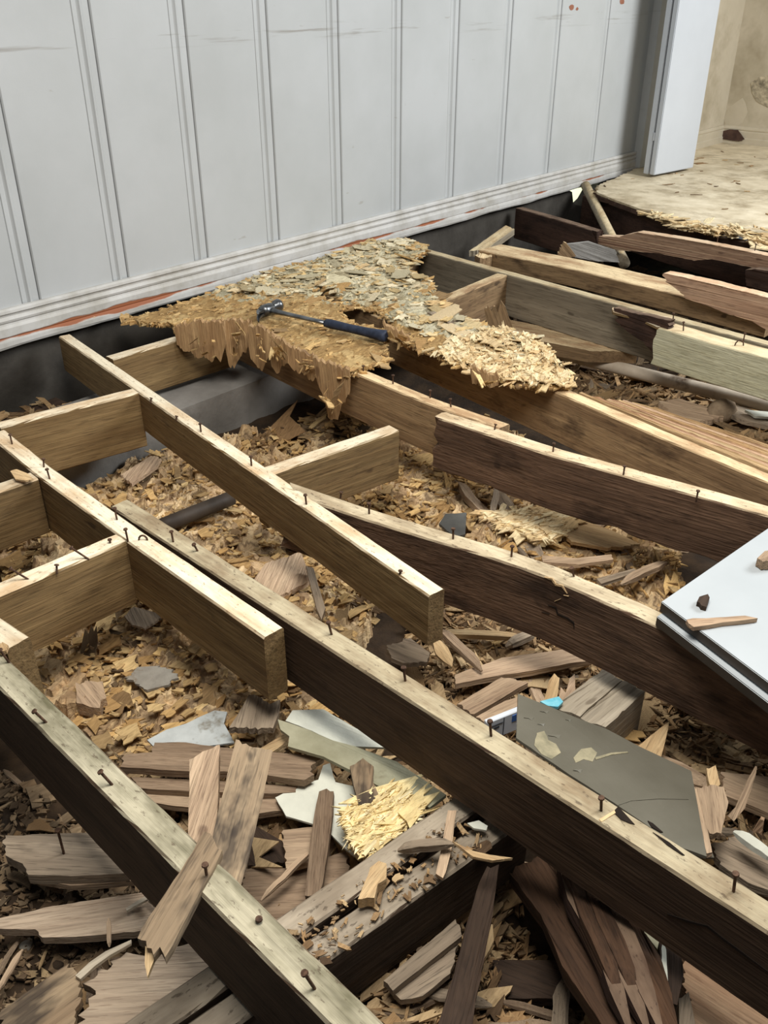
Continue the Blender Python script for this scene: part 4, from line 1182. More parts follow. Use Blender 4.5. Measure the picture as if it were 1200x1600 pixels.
# planks and sheets in the bottom centre
D('plank', 'ribbed brown board with frayed right end lying across the bottom centre', 'plank', [(188, 1197), (196, 1178), (238, 1176), (241, 1160), (290, 1160), (380, 1172), (506, 1181), (487, 1194), (490, 1210), (476, 1219), (387, 1207), (260, 1204)], -.215, .016, 'ribbed', .007, ((190, 1180), (490, 1195)))
D('plank', 'thin brown board directly below the ribbed board', 'plank', [(205, 1214), (300, 1218), (412, 1225), (465, 1228), (463, 1237), (412, 1240), (300, 1237), (218, 1231)], -.238, .013, 'ribbed', .005, ((205, 1220), (460, 1232)))
D('plank', 'second splintered board under the ribbed board near the nearest joist', 'plank', [(222, 1236), (300, 1240), (430, 1243), (456, 1264), (400, 1272), (297, 1262), (236, 1254)], -.252, .013, 'brown', .006, ((222, 1240), (440, 1256)))
D('sheet', 'pale blue-grey paper-like sheet above the ribbed board', 'sheet', [(230, 1156), (260, 1140), (292, 1130), (312, 1120), (335, 1110), (355, 1112), (350, 1130), (366, 1160), (320, 1166), (240, 1166)], -.245, .004, 'bluegrey', .004)
D('board_scrap', 'grey-brown wood scrap leaning below the cut end of the joist stub', 'board', [(388, 1076, -.19), (402, 1078, -.19), (421, 1094, -.195), (437, 1084, -.19), (436, 1120, -.215), (428, 1156, -.235), (360, 1155, -.235), (380, 1102, -.205)], 0, .014, 'grey_board', .003, ((412, 1085), (395, 1155)))
D('splinter_strip', 'split yellowish stick beside the grey-brown scrap', 'splinter', [(400, 1172), (446, 1146), (452, 1150), (448, 1158), (424, 1176)], -.225, .016, 'tan_chip', .004)
D('sheet', 'cracked grey-green vinyl strip lying diagonally below the long joist', 'sheet', [(434, 1124), (482, 1140), (520, 1157), (555, 1166), (620, 1190), (697, 1242), (671, 1262), (630, 1244), (590, 1227), (545, 1202), (505, 1182), (450, 1166), (452, 1150), (438, 1140)], -.195, .007, 'greengrey', .004, ((440, 1130), (690, 1245)))
D('sheet', 'white speckled vinyl scrap tucked behind the grey-green strip', 'sheet', [(457, 1110), (505, 1108), (560, 1140), (605, 1168), (550, 1166), (520, 1157), (487, 1142), (446, 1126)], -.212, .005, 'palesheet', .004)
D('sheet', 'bright cream vinyl sheet with torn edges under the ribbed strip', 'sheet', [(430, 1246), (470, 1226), (498, 1218), (505, 1196), (516, 1192), (524, 1222), (551, 1228), (562, 1266), (533, 1278), (550, 1308), (563, 1343), (540, 1326), (514, 1300), (487, 1287), (447, 1275)], -.240, .004, 'palesheet', .005)
D('plank', 'narrow red-brown ribbed strip standing out over the cream sheet', 'plank', [(496, 1222, -.195), (508, 1219, -.195), (519, 1224, -.195), (519, 1260, -.205), (514, 1320, -.22), (507, 1395, -.24), (503, 1414, -.245), (480, 1416, -.245), (484, 1330, -.225), (491, 1262, -.21)], 0, .012, 'ribbed', .003, ((508, 1222), (493, 1412)))
D('board_scrap', 'curved brown wood scrap beside the straw-coloured fibres', 'board', [(547, 1197), (567, 1184), (584, 1197), (583, 1222), (593, 1246), (575, 1254), (560, 1257), (552, 1225)], -.185, .012, 'stained', .003)
D('board_scrap', 'square brown wood scrap left of the ribbed strip', 'board', [(442, 1297), (488, 1292), (486, 1346), (470, 1350), (447, 1357)], -.245, .013, 'brown', .003, ((442, 1300), (488, 1298)))
D('board_scrap', 'dark board scrap with pale shavings right of the stained plank', 'board', [(398, 1290), (443, 1315), (446, 1347), (386, 1352)], -.262, .012, 'dark_board', .003)
D('plywood_piece', 'reddish plywood lying under the ribbed strip by the nearest joist', 'plywood', [(384, 1354), (445, 1357), (492, 1346), (540, 1330), (548, 1372), (495, 1420), (450, 1446), (404, 1430), (378, 1390)], -.270, .012, 'ribbed', .005, ((384, 1390), (500, 1385)))
tag(stick('wood_splinter', (408, 1408, -.245), (487, 1330, -.232), .010, .008, M['brown'], 8), 'thin stick leaning across the reddish plywood', 'splinter')

# straw-like torn fibre mass
sp = [(535, 1276), (560, 1257), (595, 1240), (606, 1231), (650, 1258), (653, 1272), (622, 1305), (582, 1338), (556, 1322), (545, 1300)]
straw = D('fibre_mat', 'bright straw-yellow torn wood fibre mat above the cross beam', 'fibre mat', sp, -.195, .03, 'straw', .006)
spw = wp(sp, -.195)
def pls(r):
    while True:
        x, y = r.uniform(min(p[0] for p in spw), max(p[0] for p in spw)), r.uniform(min(p[1] for p in spw), max(p[1] for p in spw))
        if inpoly(x, y, spw): return x, y, -.196 + r.uniform(0, .008)
crumb_obj('fibres', dict(N=1500, place=pls, size=.019, aspect=.12, thick=.002, tilt=.14, seed=77, yaw=-.2), M['straw'], straw).matrix_local = WM[straw.name].inverted()

# on the cross beam
D('board_scrap', 'tan wood chunk with torn edge lying on the cross beam', 'board', [(579, 1356), (592, 1346), (604, 1348), (604, 1372), (590, 1382), (585, 1403), (560, 1404), (570, 1380)], -.142, .02, 'tan_chip', .004)
tag(stick('wood_splinter', (622, 1330, -.16), (710, 1320, -.13), .016, .012, M['grey_board'], 11), 'grey stick lying level across the cross beam', 'splinter')
D('splinter_strip', 'narrow brown strip hanging over the front of the cross beam', 'splinter', [(700, 1268, -.14), (713, 1268, -.14), (706, 1320, -.14), (697, 1362, -.15), (692, 1374, -.155), (681, 1364, -.15), (690, 1320, -.14)], 0, .008, 'brown', .003)
D('splinter_strip', 'pale curled strip bridging from the cross beam into the dark', 'splinter', [(706, 1318, -.13), (740, 1324, -.12), (766, 1336, -.13), (800, 1345, -.14), (770, 1345, -.13), (740, 1334, -.12)], 0, .005, 'tan_chip', .003)
D('sheet', 'rounded pale vinyl chip at the shaded end of the cross beam', 'sheet', [(730, 1286), (748, 1282), (762, 1290), (760, 1297), (740, 1294)], -.15, .004, 'palesheet', .002)
def plb(r):
    x = r.uniform(.50, .84); return x, .632 - (x - .5) * .17 - r.uniform(.0, .075), -.166 + r.uniform(0, .003)
crumb_obj('wood_crumbs', dict(N=170, place=plb, size=.008, aspect=.35, thick=.002, tilt=.1, seed=81), M['rot_brown'], None, 'small wood bits scattered along the top of the cross beam', 'wood debris')

# leaning broken timber at bottom right and pieces around it
lt = bpy.data.objects.new('broken_timber', None); C.objects.link(lt); WM[lt.name] = Matrix()
tag(lt, 'large shade-darkened broken timber leaning up from the pit with a splintered core', 'timber')
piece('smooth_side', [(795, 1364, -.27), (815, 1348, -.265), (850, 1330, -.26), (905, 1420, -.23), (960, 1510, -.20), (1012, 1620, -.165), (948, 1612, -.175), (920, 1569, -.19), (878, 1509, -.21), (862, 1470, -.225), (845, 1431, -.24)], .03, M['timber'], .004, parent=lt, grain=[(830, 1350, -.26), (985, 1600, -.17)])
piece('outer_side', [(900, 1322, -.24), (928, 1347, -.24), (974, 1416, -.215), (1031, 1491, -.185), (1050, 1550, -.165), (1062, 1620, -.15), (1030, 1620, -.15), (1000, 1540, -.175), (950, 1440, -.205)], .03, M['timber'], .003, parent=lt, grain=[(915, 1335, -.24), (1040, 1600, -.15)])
for i in range(9):
    s = i / 8
    a = P(858 + 44 * s, 1316 + 4 * s, -.248 + .008 * (i % 3)); b = P(985 + 48 * s, 1618, -.158 + .010 * (i % 2))
    k0, k1_ = .04 * (i % 3), 1 - .12 * ((i * 5) % 4)
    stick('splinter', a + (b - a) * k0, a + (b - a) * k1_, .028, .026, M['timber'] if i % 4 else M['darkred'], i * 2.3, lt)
D('sheet', 'pale torn sheet wedged between the leaning timber and the long joist', 'sheet', [(927, 1350), (960, 1368), (1001, 1395), (990, 1402), (1012, 1419), (1060, 1467), (1032, 1470), (1028, 1484), (968, 1404)], -.215, .006, 'greengrey', .004)
D('board_scrap', 'dark upright board scrap with a white edge at bottom right', 'board', [(1030, 1471), (1062, 1468), (1068, 1524), (1058, 1570), (1034, 1560)], -.20, .016, 'dark_board', .004, ((1045, 1470), (1046, 1560)))
tag(stick('wood_splinter', (1036, 1474, -.19), (1039, 1562, -.19), .008, .006, M['palesheet'], 3), 'thin white sliver along the dark board scrap at bottom right', 'splinter')
D('plywood_piece', 'bright torn plywood piece in the bottom right corner', 'plywood', [(1064, 1486), (1126, 1526), (1170, 1540), (1230, 1590), (1230, 1650), (1084, 1650), (1082, 1600), (1073, 1547)], -.26, .014, 'ply', .006, ((1070, 1520), (1180, 1590)))
D('board_scrap', 'grey board edge beside the bright plywood at the bottom right', 'board', [(1060, 1560), (1076, 1550), (1086, 1600), (1088, 1640), (1062, 1640)], -.24, .012, 'grey_board', .003)
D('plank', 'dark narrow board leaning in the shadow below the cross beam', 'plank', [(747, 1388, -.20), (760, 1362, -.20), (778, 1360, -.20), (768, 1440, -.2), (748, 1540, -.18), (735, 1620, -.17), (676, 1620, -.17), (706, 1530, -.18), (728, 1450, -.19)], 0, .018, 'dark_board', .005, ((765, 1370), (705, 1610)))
D('plank', 'grey plank with pointed tip under the cross beam', 'plank', [(600, 1532), (640, 1498), (712, 1437), (722, 1462), (680, 1496), (614, 1548)], -.27, .014, 'grey_board', .004, ((605, 1530), (712, 1445)))
D('plank', 'second grey plank below the pointed one under the cross beam', 'plank', [(614, 1550), (680, 1504), (716, 1476), (704, 1520), (660, 1556), (626, 1562)], -.285, .013, 'grey_board', .004, ((615, 1550), (712, 1490)))
D('board_scrap', 'tan shard in the shadow beside the dark leaning board', 'board', [(752, 1452), (770, 1444), (772, 1470), (756, 1500), (745, 1492)], -.26, .01, 'tan_chip', .004)
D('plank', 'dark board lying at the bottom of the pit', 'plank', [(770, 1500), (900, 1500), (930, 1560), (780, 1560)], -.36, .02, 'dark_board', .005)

# right bay, between the long joist and the cracked joist
D('plank', 'split brown plank lying across the right bay', 'plank', [(711, 1054), (784, 1028), (885, 1014), (924, 1032), (890, 1036), (832, 1048), (768, 1058), (712, 1069)], -.255, .014, 'brown', .006, ((711, 1062), (905, 1022)))
D('plank', 'short light brown plank near the long joist in the right bay', 'plank', [(714, 1100), (784, 1058), (826, 1066), (741, 1116)], -.235, .014, 'brown', .004, ((720, 1105), (800, 1062)))
D('board_scrap', 'tan board scrap next to the white carton', 'board', [(744, 1120), (789, 1095), (812, 1088), (810, 1110), (762, 1129)], -.235, .012, 'brown', .004)
tag(stick('wood_splinter', (686, 984, -.25), (754, 1049, -.245), .022, .012, M['ribbed'], 6), 'straight red-brown stick slanting down in the right bay', 'splinter')
tag(stick('wood_splinter', (680, 992, -.262), (822, 998, -.262), .02, .012, M['tan_chip'], 2), 'long pale stick lying level in the right bay', 'splinter')
tag(stick('wood_splinter', (790, 1012, -.262), (836, 992, -.262), .024, .014, M['grey_board'], 9), 'grey brown stick below the cracked joist', 'splinter')
D('board_scrap', 'yellowish wood chunk behind the turquoise wrapper', 'board', [(850, 1094), (858, 1062), (866, 1052), (874, 1060), (870, 1092)], -.215, .02, 'tan_chip', .003)
D('board_scrap', 'notched brown chip beside the yellowish chunk', 'board', [(872, 1096), (876, 1074), (884, 1082), (890, 1060), (898, 1053), (899, 1088), (886, 1098)], -.222, .014, 'brown', .003)
D('flake_piece', 'pale jagged bark flake below the free end of the bare pine joist', 'bark', [(676, 1000), (690, 1002), (700, 1012), (708, 1030), (706, 1042), (694, 1034), (680, 1022)], -.235, .006, 'tan_chip', .006)
D('flake_piece', 'rounded grey-brown bark piece under the bare pine joist end', 'bark', [(604, 1010), (640, 996), (672, 1020), (668, 1034), (630, 1036), (612, 1028)], -.235, .012, 'grey_board', .005)
tm1 = D('timber_offcut', 'far pale timber of the pair below the cracked joist', 'timber', [(866, 1104), (941, 1046), (973, 1062), (906, 1120)], -.195, .05, 'pale_plank', .001, ((872, 1100), (941, 1047)))
tm2 = D('timber_offcut', 'near pale timber of the pair with dark shaded side below the cracked joist', 'timber', [(907, 1121), (974, 1063), (1008, 1081), (946, 1138)], -.197, .12, 'pale_plank', .001, ((908, 1118), (974, 1064)))
D('board_scrap', 'light tan wood block standing beside the dark soil in the right bay', 'board', [(996, 1166), (1046, 1126), (1042, 1148), (1032, 1186), (1015, 1180)], -.22, .02, 'tan_chip', .003)

def on_sheet(o, thick, x, y, lift=.0006):
    """the point of a flat sheet's upper face seen at photo position (x, y)"""
    m = WM[o.name]
    n_ = (m.to_3x3() @ Vector((0, 0, 1))).normalized()
    a = m.translation + n_ * (thick + lift)
    d = FW + RT * ((x - 600) / FPX) + UV * ((800 - y) / FPX)
    return CAM + d * ((a - CAM).dot(n_) / d.dot(n_))
# white carton and wrapper
ca, cb = P(760, 1128, -.20), P(815, 1106, -.20)
mw = frame(ca, cb - ca)
cl = (cb - ca).length
b = bmesh.new()
vv, ff = boxv(0, cl, -.004, .008, -.05, 0)
vs_ = [b.verts.new(q) for q in vv]
for q in ff: b.faces.new([vs_[k] for k in q])
bmesh.ops.bevel(b, geom=b.edges[:], offset=.0015, segments=1, affect='EDGES')
me = bpy.data.meshes.new('carton'); b.to_mesh(me); b.free()
ct = tag(mk('carton', me, M['carton'], None, mw), 'small white carton with blue square print behind the grey sheet', 'carton')
def prnt(x0, x1, z0, z1, m, nm):
    mk(nm, pyd(nm, *boxv(x0, x1, -.0052, -.0035, z0, z1)), M[m], ct, mw)
prnt(cl * .70, cl * .92, -.022, -.006, 'carton_blue', 'printed_square')
prnt(cl * .46, cl * .475, -.048, -.002, 'carton_line', 'printed_line')
prnt(cl * .04, cl * .44, -.0135, -.012, 'carton_line', 'printed_line')
prnt(cl * .20, cl * .34, -.022, -.019, 'carton_line', 'printed_mark')
D('wrapper', 'crumpled turquoise plastic wrapper above the grey sheet', 'wrapper', [(844, 1096), (858, 1092), (873, 1088), (880, 1096), (872, 1104), (856, 1103)], -.185, .006, 'turq', .003)

# grey vinyl sheet
gs = D('sheet', 'large glossy grey vinyl sheet with peeled patches beside the long joist', 'sheet', [(810, 1082, -.10), (860, 1102, -.105), (908, 1122, -.11), (947, 1137, -.115), (998, 1166, -.12), (1079, 1208, -.13), (1083, 1236, -.125), (1098, 1300, -.10), (1105, 1336, -.09), (1060, 1320, -.085), (960, 1254, -.085), (890, 1212, -.085), (806, 1156, -.085)], 0, .005, 'greysheet', .0015)
for pix in ([(838, 1145), (850, 1142), (856, 1156), (868, 1162), (876, 1176), (862, 1186), (846, 1178), (834, 1164)], [(908, 1170), (924, 1168), (933, 1176), (926, 1190), (912, 1186), (900, 1192), (896, 1184)]):
    piece('peeled_patch', [on_sheet(gs, .005, x, y) for x, y in pix], .0012, M['peel'], .008, parent=gs, step=.006)
for x, y, w_, hh in [(826, 1122, 16, 5), (850, 1112, 14, 4), (888, 1125, 10, 4), (866, 1150, 20, 6), (845, 1132, 12, 3), (902, 1204, 14, 5), (838, 1188, 10, 4)]:
    piece('curled_chip', [on_sheet(gs, .005, x + w_ * a_, y + hh * b_, .003 * (k % 2)) for k, (a_, b_) in enumerate([(-.5, 0), (-.1, -.5), (.5, -.2), (.4, .4), (0, .2)])], .001, M['greysheet'], .002, parent=gs, step=.006)
piece('crease', [on_sheet(gs, .005, x, y, .001) for x, y in [(930, 1183), (955, 1176), (980, 1174), (982, 1176), (956, 1179), (931, 1187)]], .0015, M['peel'], .001, parent=gs)
piece('crease', [on_sheet(gs, .005, x, y, .001) for x, y in [(966, 1258), (985, 1249), (1030, 1246), (1076, 1248), (1076, 1249), (1030, 1248), (986, 1251)]], .001, M['greysheet'], .0005, parent=gs)
D('sheet', 'small torn grey vinyl corner below the large grey sheet', 'sheet', [(1072, 1312), (1085, 1306), (1105, 1310), (1116, 1340), (1090, 1338), (1070, 1328)], -.12, .004, 'greysheet', .003)
# wood bits right of the sheet
D('board_scrap', 'layered brown wood scrap right of the grey sheet', 'board', [(1082, 1232), (1110, 1226), (1131, 1230), (1138, 1253), (1126, 1302), (1109, 1302), (1094, 1275)], -.15, .014, 'brown', .005, ((1108, 1230), (1118, 1300)))
D('board_scrap', 'small tan shard on top of the layered scrap', 'board', [(1104, 1200), (1118, 1196), (1126, 1226), (1110, 1232)], -.16, .012, 'tan_chip', .004)
D('splinter_strip', 'thin brown strip along the right edge of the grey sheet', 'splinter', [(1080, 1234, -.13), (1088, 1232, -.13), (1104, 1290, -.11), (1113, 1332, -.10), (1104, 1334, -.10), (1094, 1290, -.11)], 0, .008, 'brown', .002)
D('plank', 'brown plank near the right edge above the white splinter', 'plank', [(1127, 1206), (1205, 1214), (1230, 1220), (1230, 1280), (1200, 1270), (1133, 1242)], -.24, .016, 'brown', .005, ((1127, 1210), (1230, 1250)))
D('plank', 'grainy grey-brown plank beside the long joist at the right edge', 'plank', [(1112, 1318), (1150, 1306), (1230, 1352), (1230, 1400), (1170, 1380), (1125, 1350)], -.22, .016, 'grey_board', .005, ((1115, 1320), (1230, 1375)))
tag(stick('wood_splinter', (1146, 1300, -.18), (1210, 1346, -.18), .02, .010, M['palesheet'], 4), 'white painted splinter near the right edge', 'splinter')
D('splinter_strip', 'upright pointed shard in front of the brown plank at the right', 'splinter', [(1138, 1276, -.2), (1150, 1262, -.19), (1170, 1222, -.15), (1184, 1198, -.13), (1182, 1212, -.14), (1162, 1262, -.19), (1148, 1284, -.2)], 0, .01, 'brown', .003)
D('splinter_strip', 'small orange-brown shard sticking up at the right edge', 'splinter', [(1176, 1300, -.2), (1188, 1280, -.17), (1194, 1282, -.17), (1190, 1306, -.2)], 0, .008, 'ply', .003)

# centre bay
D('tile_scrap', 'dark grey flat tile scrap against the cracked joist in the centre bay', 'tile', [(686, 818), (696, 803), (729, 801), (727, 834), (712, 840)], -.245, .008, 'slate', .002)
D('plank', 'flat tan board lying by the dark joist in the centre bay', 'plank', [(872, 812), (920, 816), (960, 830), (1000, 850), (950, 856), (892, 846)], -.25, .010, 'tan_chip', .006, ((872, 815), (995, 850)))
fmx = [(752, 806), (800, 798), (850, 796), (880, 812), (876, 836), (840, 846), (812, 830), (770, 816)]
fm2 = D('fibre_mat', 'torn yellow-tan fibrous chunk in the centre bay', 'fibre mat', fmx, -.245, .02, 'rot_pale', .008)
fmw = wp(fmx, -.245)
def plm(r):
    while True:
        x, y = r.uniform(min(p[0] for p in fmw), max(p[0] for p in fmw)), r.uniform(min(p[1] for p in fmw), max(p[1] for p in fmw))
        if inpoly(x, y, fmw): return x, y, -.246 + r.uniform(0, .006)
crumb_obj('fibres', dict(N=420, place=plm, size=.04, aspect=.18, thick=.003, tilt=.12, seed=78, yaw=-.6), M['rot_pale'], fm2).matrix_local = WM[fm2.name].inverted()
D('plank', 'narrow brown strip in front of the fibrous chunk', 'plank', [(846, 868), (900, 872), (955, 866), (958, 874), (905, 882), (848, 878)], -.24, .010, 'brown', .004)
D('plank', 'pale narrow strip near the white boards in the centre bay', 'plank', [(932, 904), (990, 888), (998, 893), (940, 912)], -.235, .010, 'grey_board', .003)
tag(stick('wood_splinter', (970, 914, -.235), (1042, 880, -.235), .022, .014, M['brown'], 7), 'brown stick pointing at the white boards in the centre bay', 'splinter')
tag(stick('wood_splinter', (778, 763, -.22), (768, 806, -.25), .018, .012, M['grey_board'], 1), 'short grey-brown stick leaning in the centre bay', 'splinter')

# left bays
D('plank', 'dark split board in the rot beside the bare pine joist', 'plank', [(415, 880), (470, 862), (486, 905), (440, 930), (392, 912)], -.24, .014, 'brown', .006)
D('board_scrap', 'thin grey slat standing against the rot under the bare pine joist', 'board', [(478, 884), (490, 888), (508, 950), (502, 968), (494, 950)], -.22, .010, 'grey_board', .003)
D('board_scrap', 'flat grey flake on the rot right of the pine blocking', 'board', [(196, 1058), (216, 1042), (250, 1040), (278, 1054), (262, 1070), (230, 1078)], -.255, .006, 'grey_flake', .009)
D('board_scrap', 'brown grey flake in the corner by the joist stub', 'board', [(194, 962), (210, 948), (244, 958), (252, 966), (226, 982), (206, 976)], -.25, .006, 'grey_board', .004)
D('plank', 'curled brown board strip below the grainy blocking', 'plank', [(188, 742), (236, 712), (252, 716), (246, 728), (206, 756)], -.24, .010, 'brown', .006)
D('board_scrap', 'crumbled orange-brown wood block beside the nearest joist', 'board', [(118, 1066), (160, 1064), (166, 1090), (150, 1106), (120, 1098)], -.25, .03, 'brown', .006)
D('flake_piece', 'curled pale wood scrap resting on the short blocking at the left edge', 'bark', [(16, 736), (26, 733), (44, 740), (52, 748), (40, 751), (24, 748)], .010, .004, 'tan_chip', .003)
D('flake_piece', 'small torn pale chip on the square-cut joist end at the left edge', 'bark', [(-6, 1012), (4, 1003), (13, 1008), (10, 1016), (0, 1018)], .012, .008, 'tan_chip', .002)
# dark drain pipe in the left bay
v, f = tube(P(248, 824, -.235), P(362, 778, -.235), .021, n=16, rings=6)
tag(mk('drain_pipe', pyd('drain_pipe', v, f, True), M['darkpipe']), 'dark round pipe crossing the left bay under the bare pine joist', 'pipe')

# far right: pipe, rubble, plank below the grey-sided joist
z_ = -.235
v, f = tube(P(800, 533, z_), P(1260, 649, z_), .024, n=18, rings=10)
tag(mk('grey_pipe', pyd('grey_pipe', v, f, True), M['pipe']), 'long grey pipe lying along the ground towards the right edge', 'pipe')
# plank under the grey joist
D('plank', 'tan plank lying below the grey-sided joist', 'plank', [(780, 496), (800, 500), (900, 522), (985, 544), (996, 550), (920, 548), (805, 527), (780, 520)], -.17, .045, 'pine_old', .002, ((800, 510), (985, 546)))
pebble(1122, 662, .055, 'crumbly rubble lump below the grey pipe', 8, 'rock', z=-.27)
D('board_scrap', 'pale broken board under the pipe beside the rubble lump', 'board', [(1030, 628), (1060, 622), (1100, 634), (1130, 650), (1090, 660), (1050, 648)], -.25, .02, 'brown', .008)
D('board_scrap', 'grey-brown board by the pipe at the right edge', 'board', [(1110, 632), (1160, 634), (1200, 652), (1210, 668), (1160, 656)], -.25, .015, 'grey_board', .006)
D('board_scrap', 'light sheet scrap at the right edge below the pipe', 'board', [(1164, 640), (1210, 644), (1210, 652), (1180, 650)], -.235, .008, 'palesheet', .003)
# boards leaning at the flaky strip
D('plank', 'grey board strip lying on the flaky strip beside the blocking', 'plank', [(668, 488, .03), (700, 484, .03), (738, 504, .03), (720, 515, .03)], 0, .008, 'grey_board', .001)
tag(piece('plank', [PV(x, y, 785, 535, -.06) for x, y in [(757, 484), (763, 478), (768, 486), (774, 479), (778, 488), (783, 470), (790, 480), (809, 536), (768, 538)]], .012, M['pine_old'], .004, grain=[PV(772, 480, 785, 535, -.06), PV(790, 535, 785, 535, -.06)]), 'torn tan plank leaning behind the flaky strip', 'plank')
# leaning pole under the wall gap
v, f = tube(P(915, 290, -.0), P(976, 412, -.16), .027, n=14, rings=4)
tag(mk('pole', pyd('pole', v, f, True), M['greywood']), 'round grey pole leaning under the baseboard next to the daylight gap', 'pole')
# rubbish heap behind the grey joist near the wall
D('board_scrap', 'loose board leaning against the foundation behind the rotted subfloor', 'board', [(733, 392, -.10), (790, 352, -.04), (804, 356, -.04), (760, 392, -.10)], 0, .03, 'greywood', .004)
D('board_scrap', 'short cut timber end beside the flat timber near the wall', 'timber', [(742, 398), (756, 391), (770, 396), (768, 402), (750, 404)], -.05, .06, 'pine_old', .002)
tag(piece('board_scrap', [PV(x, y, 885, 395, -.06) for x, y in [(872, 398), (881, 378), (886, 380), (900, 400), (890, 404)]], .02, M['pine_old'], .006), 'upright broken wood point on the flat timber', 'board')
tag(piece('board_scrap', [PV(x, y, 930, 392, -.08) for x, y in [(884, 382), (920, 378), (962, 392), (968, 410), (930, 408), (898, 402)]], .02, M['concrete'], .004), 'grey slab scrap standing behind the flat timber', 'board')

# ------------------------------------------------------------------ hammer on the subfloor
hz0 = rot_h(*P(430, 480, RZ)[:2]) + .012
ha, hb = P(418, 484, .05), P(604, 526, .045)
hm = bpy.data.objects.new('hammer', None); C.objects.link(hm)
mw = frame(ha, hb - ha)
hm.matrix_world = mw; WM[hm.name] = mw
tag(hm, 'steel claw hammer with navy rubber grip lying on the rotted subfloor', 'hammer')
HL = (hb - ha).length
def lathe(prof, n=14, sy=1.0, sz=1.0):
    v, f = [], []
    for x, r in prof:
        for k in range(n):
            a = 2 * math.pi * k / n
            v.append((x, r * sy * math.cos(a), r * sz * math.sin(a)))
    for i in range(len(prof) - 1):
        for k in range(n):
            a, b = i * n + k, i * n + (k + 1) % n
            f.append((a, b, b + n, a + n))
    f.append(tuple(range(n))[::-1]); f.append(tuple(range((len(prof) - 1) * n, len(prof) * n)))
    return v, f
v, f = lathe([(0, .016), (.03, .013), (.08, .010), (.2, .0095), (HL * .52, .010)], 14, 1.0, .7)
mk('shaft', pyd('shaft', v, f, True), M['steel'], hm, mw)
v, f = lathe([(HL * .50, .010), (HL * .51, .016), (HL * .55, .0185), (HL * .7, .0165), (HL * .85, .018), (HL * .95, .022), (HL * .985, .024), (HL, .018)], 16, 1.0, .8)
mk('grip', pyd('grip', v, f, True), M['rubber'], hm, mw)
# head: striking face on one side, curved claw on the other (local y is the head's axis)
def yl(prof, x0=0.0, n=14):
    v, f = lathe(prof, n)
    return [(x0 + p[1], p[0], p[2]) for p in v], [q[::-1] for q in f]
head = merge(yl([(-.03, .019), (-.012, .0215), (.012, .021), (.026, .017)]), yl([(.026, .014), (.042, .0145), (.046, .021), (.06, .0225), (.064, .020)]))
hd_ = mk('head', pyd('head', *head, True), M['steel'], hm, mw)
cl_v, cl_f = [], []
for s in (-1, 1):
    for i in range(7):
        t_ = i / 6
        y = -.028 - .06 * t_
        x = .020 * t_ * t_ * 1.6
        w = .009 * (1 - .55 * t_); hgt = .013 * (1 - .75 * t_)
        cz = s * (.005 + .007 * t_)
        cl_v += [(x - hgt, y, cz - w * .5), (x + hgt, y, cz - w * .5), (x + hgt, y, cz + w * .5), (x - hgt, y, cz + w * .5)]
    o = (0 if s < 0 else 28)
    for i in range(6):
        for k in range(4):
            a, b_ = o + i * 4 + k, o + i * 4 + (k + 1) % 4
            cl_f.append((a, b_, b_ + 4, a + 4))
    cl_f.append((o, o + 1, o + 2, o + 3)); cl_f.append((o + 27, o + 26, o + 25, o + 24))
mk('claw', pyd('claw', cl_v, cl_f), M['steel'], hd_, mw)

# ------------------------------------------------------------------ white boards on the cracked joist
def board(name, label, corner, z, dx, dy, th, near):
    """corner: far left corner; dx along X, dy towards the camera"""
    u = Vector((1.692 - 1.313, .433 - .482, 0)).normalized()
    w = Vector((1.224 - 1.313, .256 - .482, 0)).normalized()
    b = bmesh.new()
    c0 = Vector((corner[0], corner[1], z))
    pts = [c0, c0 + w * dy, c0 + w * dy + u * dx, c0 + u * dx]
    lo = [b.verts.new((p.x, p.y, z - th)) for p in pts]; hi = [b.verts.new((p.x, p.y, z)) for p in pts]
    b.faces.new(lo[::-1]); b.faces.new(hi)
    for k in range(4): b.faces.new((lo[k], lo[(k + 1) % 4], hi[(k + 1) % 4], hi[k]))
    bmesh.ops.recalc_face_normals(b, faces=b.faces)
    bmesh.ops.bevel(b, geom=b.edges[:], offset=.0015, segments=2, affect='EDGES')
    me = bpy.data.meshes.new(name); b.to_mesh(me); b.free()
    me.materials.append(M['laminate']); me.materials.append(M['laminate_edge'])
    for p in me.polygons:
        if abs(p.normal.z) < .4: p.material_index = 1  # side faces coloured dark, shade of the backlit edges painted in
    return tag(mk(name, me), label, 'board', 'stacked white boards')
board('white_board', 'upper white laminate board with dark edge and wood bits on top', P(1033, 940, .046), .046, .62, .60, .021, 0)
lowc = P(1026, 963, .0225)
board('white_board', 'lower white laminate board directly on the cracked joist', lowc, .0225, .62, .62, .021, 0)
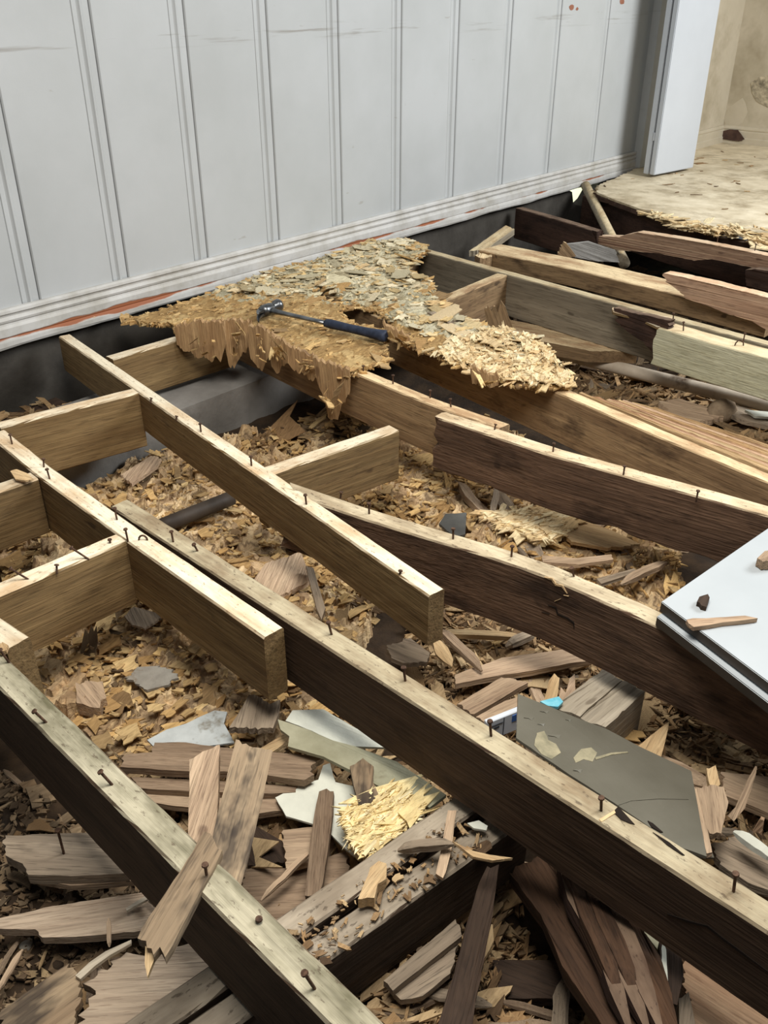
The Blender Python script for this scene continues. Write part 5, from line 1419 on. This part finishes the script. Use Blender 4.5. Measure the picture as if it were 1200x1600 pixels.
D('board_scrap', 'small dark curled chip on the upper white board', 'chip', [(1089, 940), (1093, 932), (1106, 928), (1109, 934), (1104, 948), (1096, 946)], .056, .010, 'dark_board', .003)
tw = D('splinter_strip', 'dry brown twig-like splinter lying on the upper white board', 'splinter', [(1073, 968), (1082, 966), (1104, 966), (1150, 963), (1164, 962), (1184, 966), (1164, 969), (1130, 972), (1108, 976), (1084, 979), (1076, 974)], .056, .009, 'brown', .002)
D('board_scrap', 'brown wood stub on the upper white board at the right edge', 'chip', [(1183, 872), (1195, 861), (1215, 858), (1215, 876), (1192, 878)], .066, .018, 'ribbed', .002)

# loose shreds along the broken edge of the far floor
ed = [P(x, y, FZ) for x, y in [(1020, 330), (1060, 345), (1090, 351), (1120, 357), (1150, 356), (1180, 364), (1205, 374)]]
def ple(r):
    i = int(r.integers(len(ed) - 1)); t_ = r.uniform()
    p = ed[i] * (1 - t_) + ed[i + 1] * t_
    s = (i + t_) / 6
    return p.x + r.normal(.0, .02 + .05 * s), p.y + r.normal(0, .03), FZ - .004 + r.uniform(-.025, .006)
crumb_obj('torn_edge', dict(N=300, place=ple, size=.05, aspect=.22, thick=.004, tilt=.16, seed=91), M['rot_pale'], fl).matrix_local = WM[fl.name].inverted()
def plfl(r):
    x, y = r.uniform(4.7, 6.6), r.uniform(1.4, 2.6)
    return x, y, FZ + r.uniform(-.001, .002)
crumb_obj('loose_crumbs', dict(N=60, place=plfl, size=.04, aspect=.25, thick=.003, tilt=.05, seed=92), M['rot_brown'], fl).matrix_local = WM[fl.name].inverted()
def plj(r):
    s = r.uniform(); return 3.16 + .10 * r.uniform(-1, 1), 2.68 - .35 * s, -.045 + r.uniform(-.01, .02)

def plsl(r): return r.uniform(.75, 1.38), r.uniform(2.57, 2.69), -.199 + r.uniform(0, .004)
crumb_obj('loose_crumbs', dict(N=70, place=plsl, size=.035, aspect=.35, thick=.004, tilt=.12, seed=95), M['rot_brown'], SILL).matrix_local = WM[SILL.name].inverted()
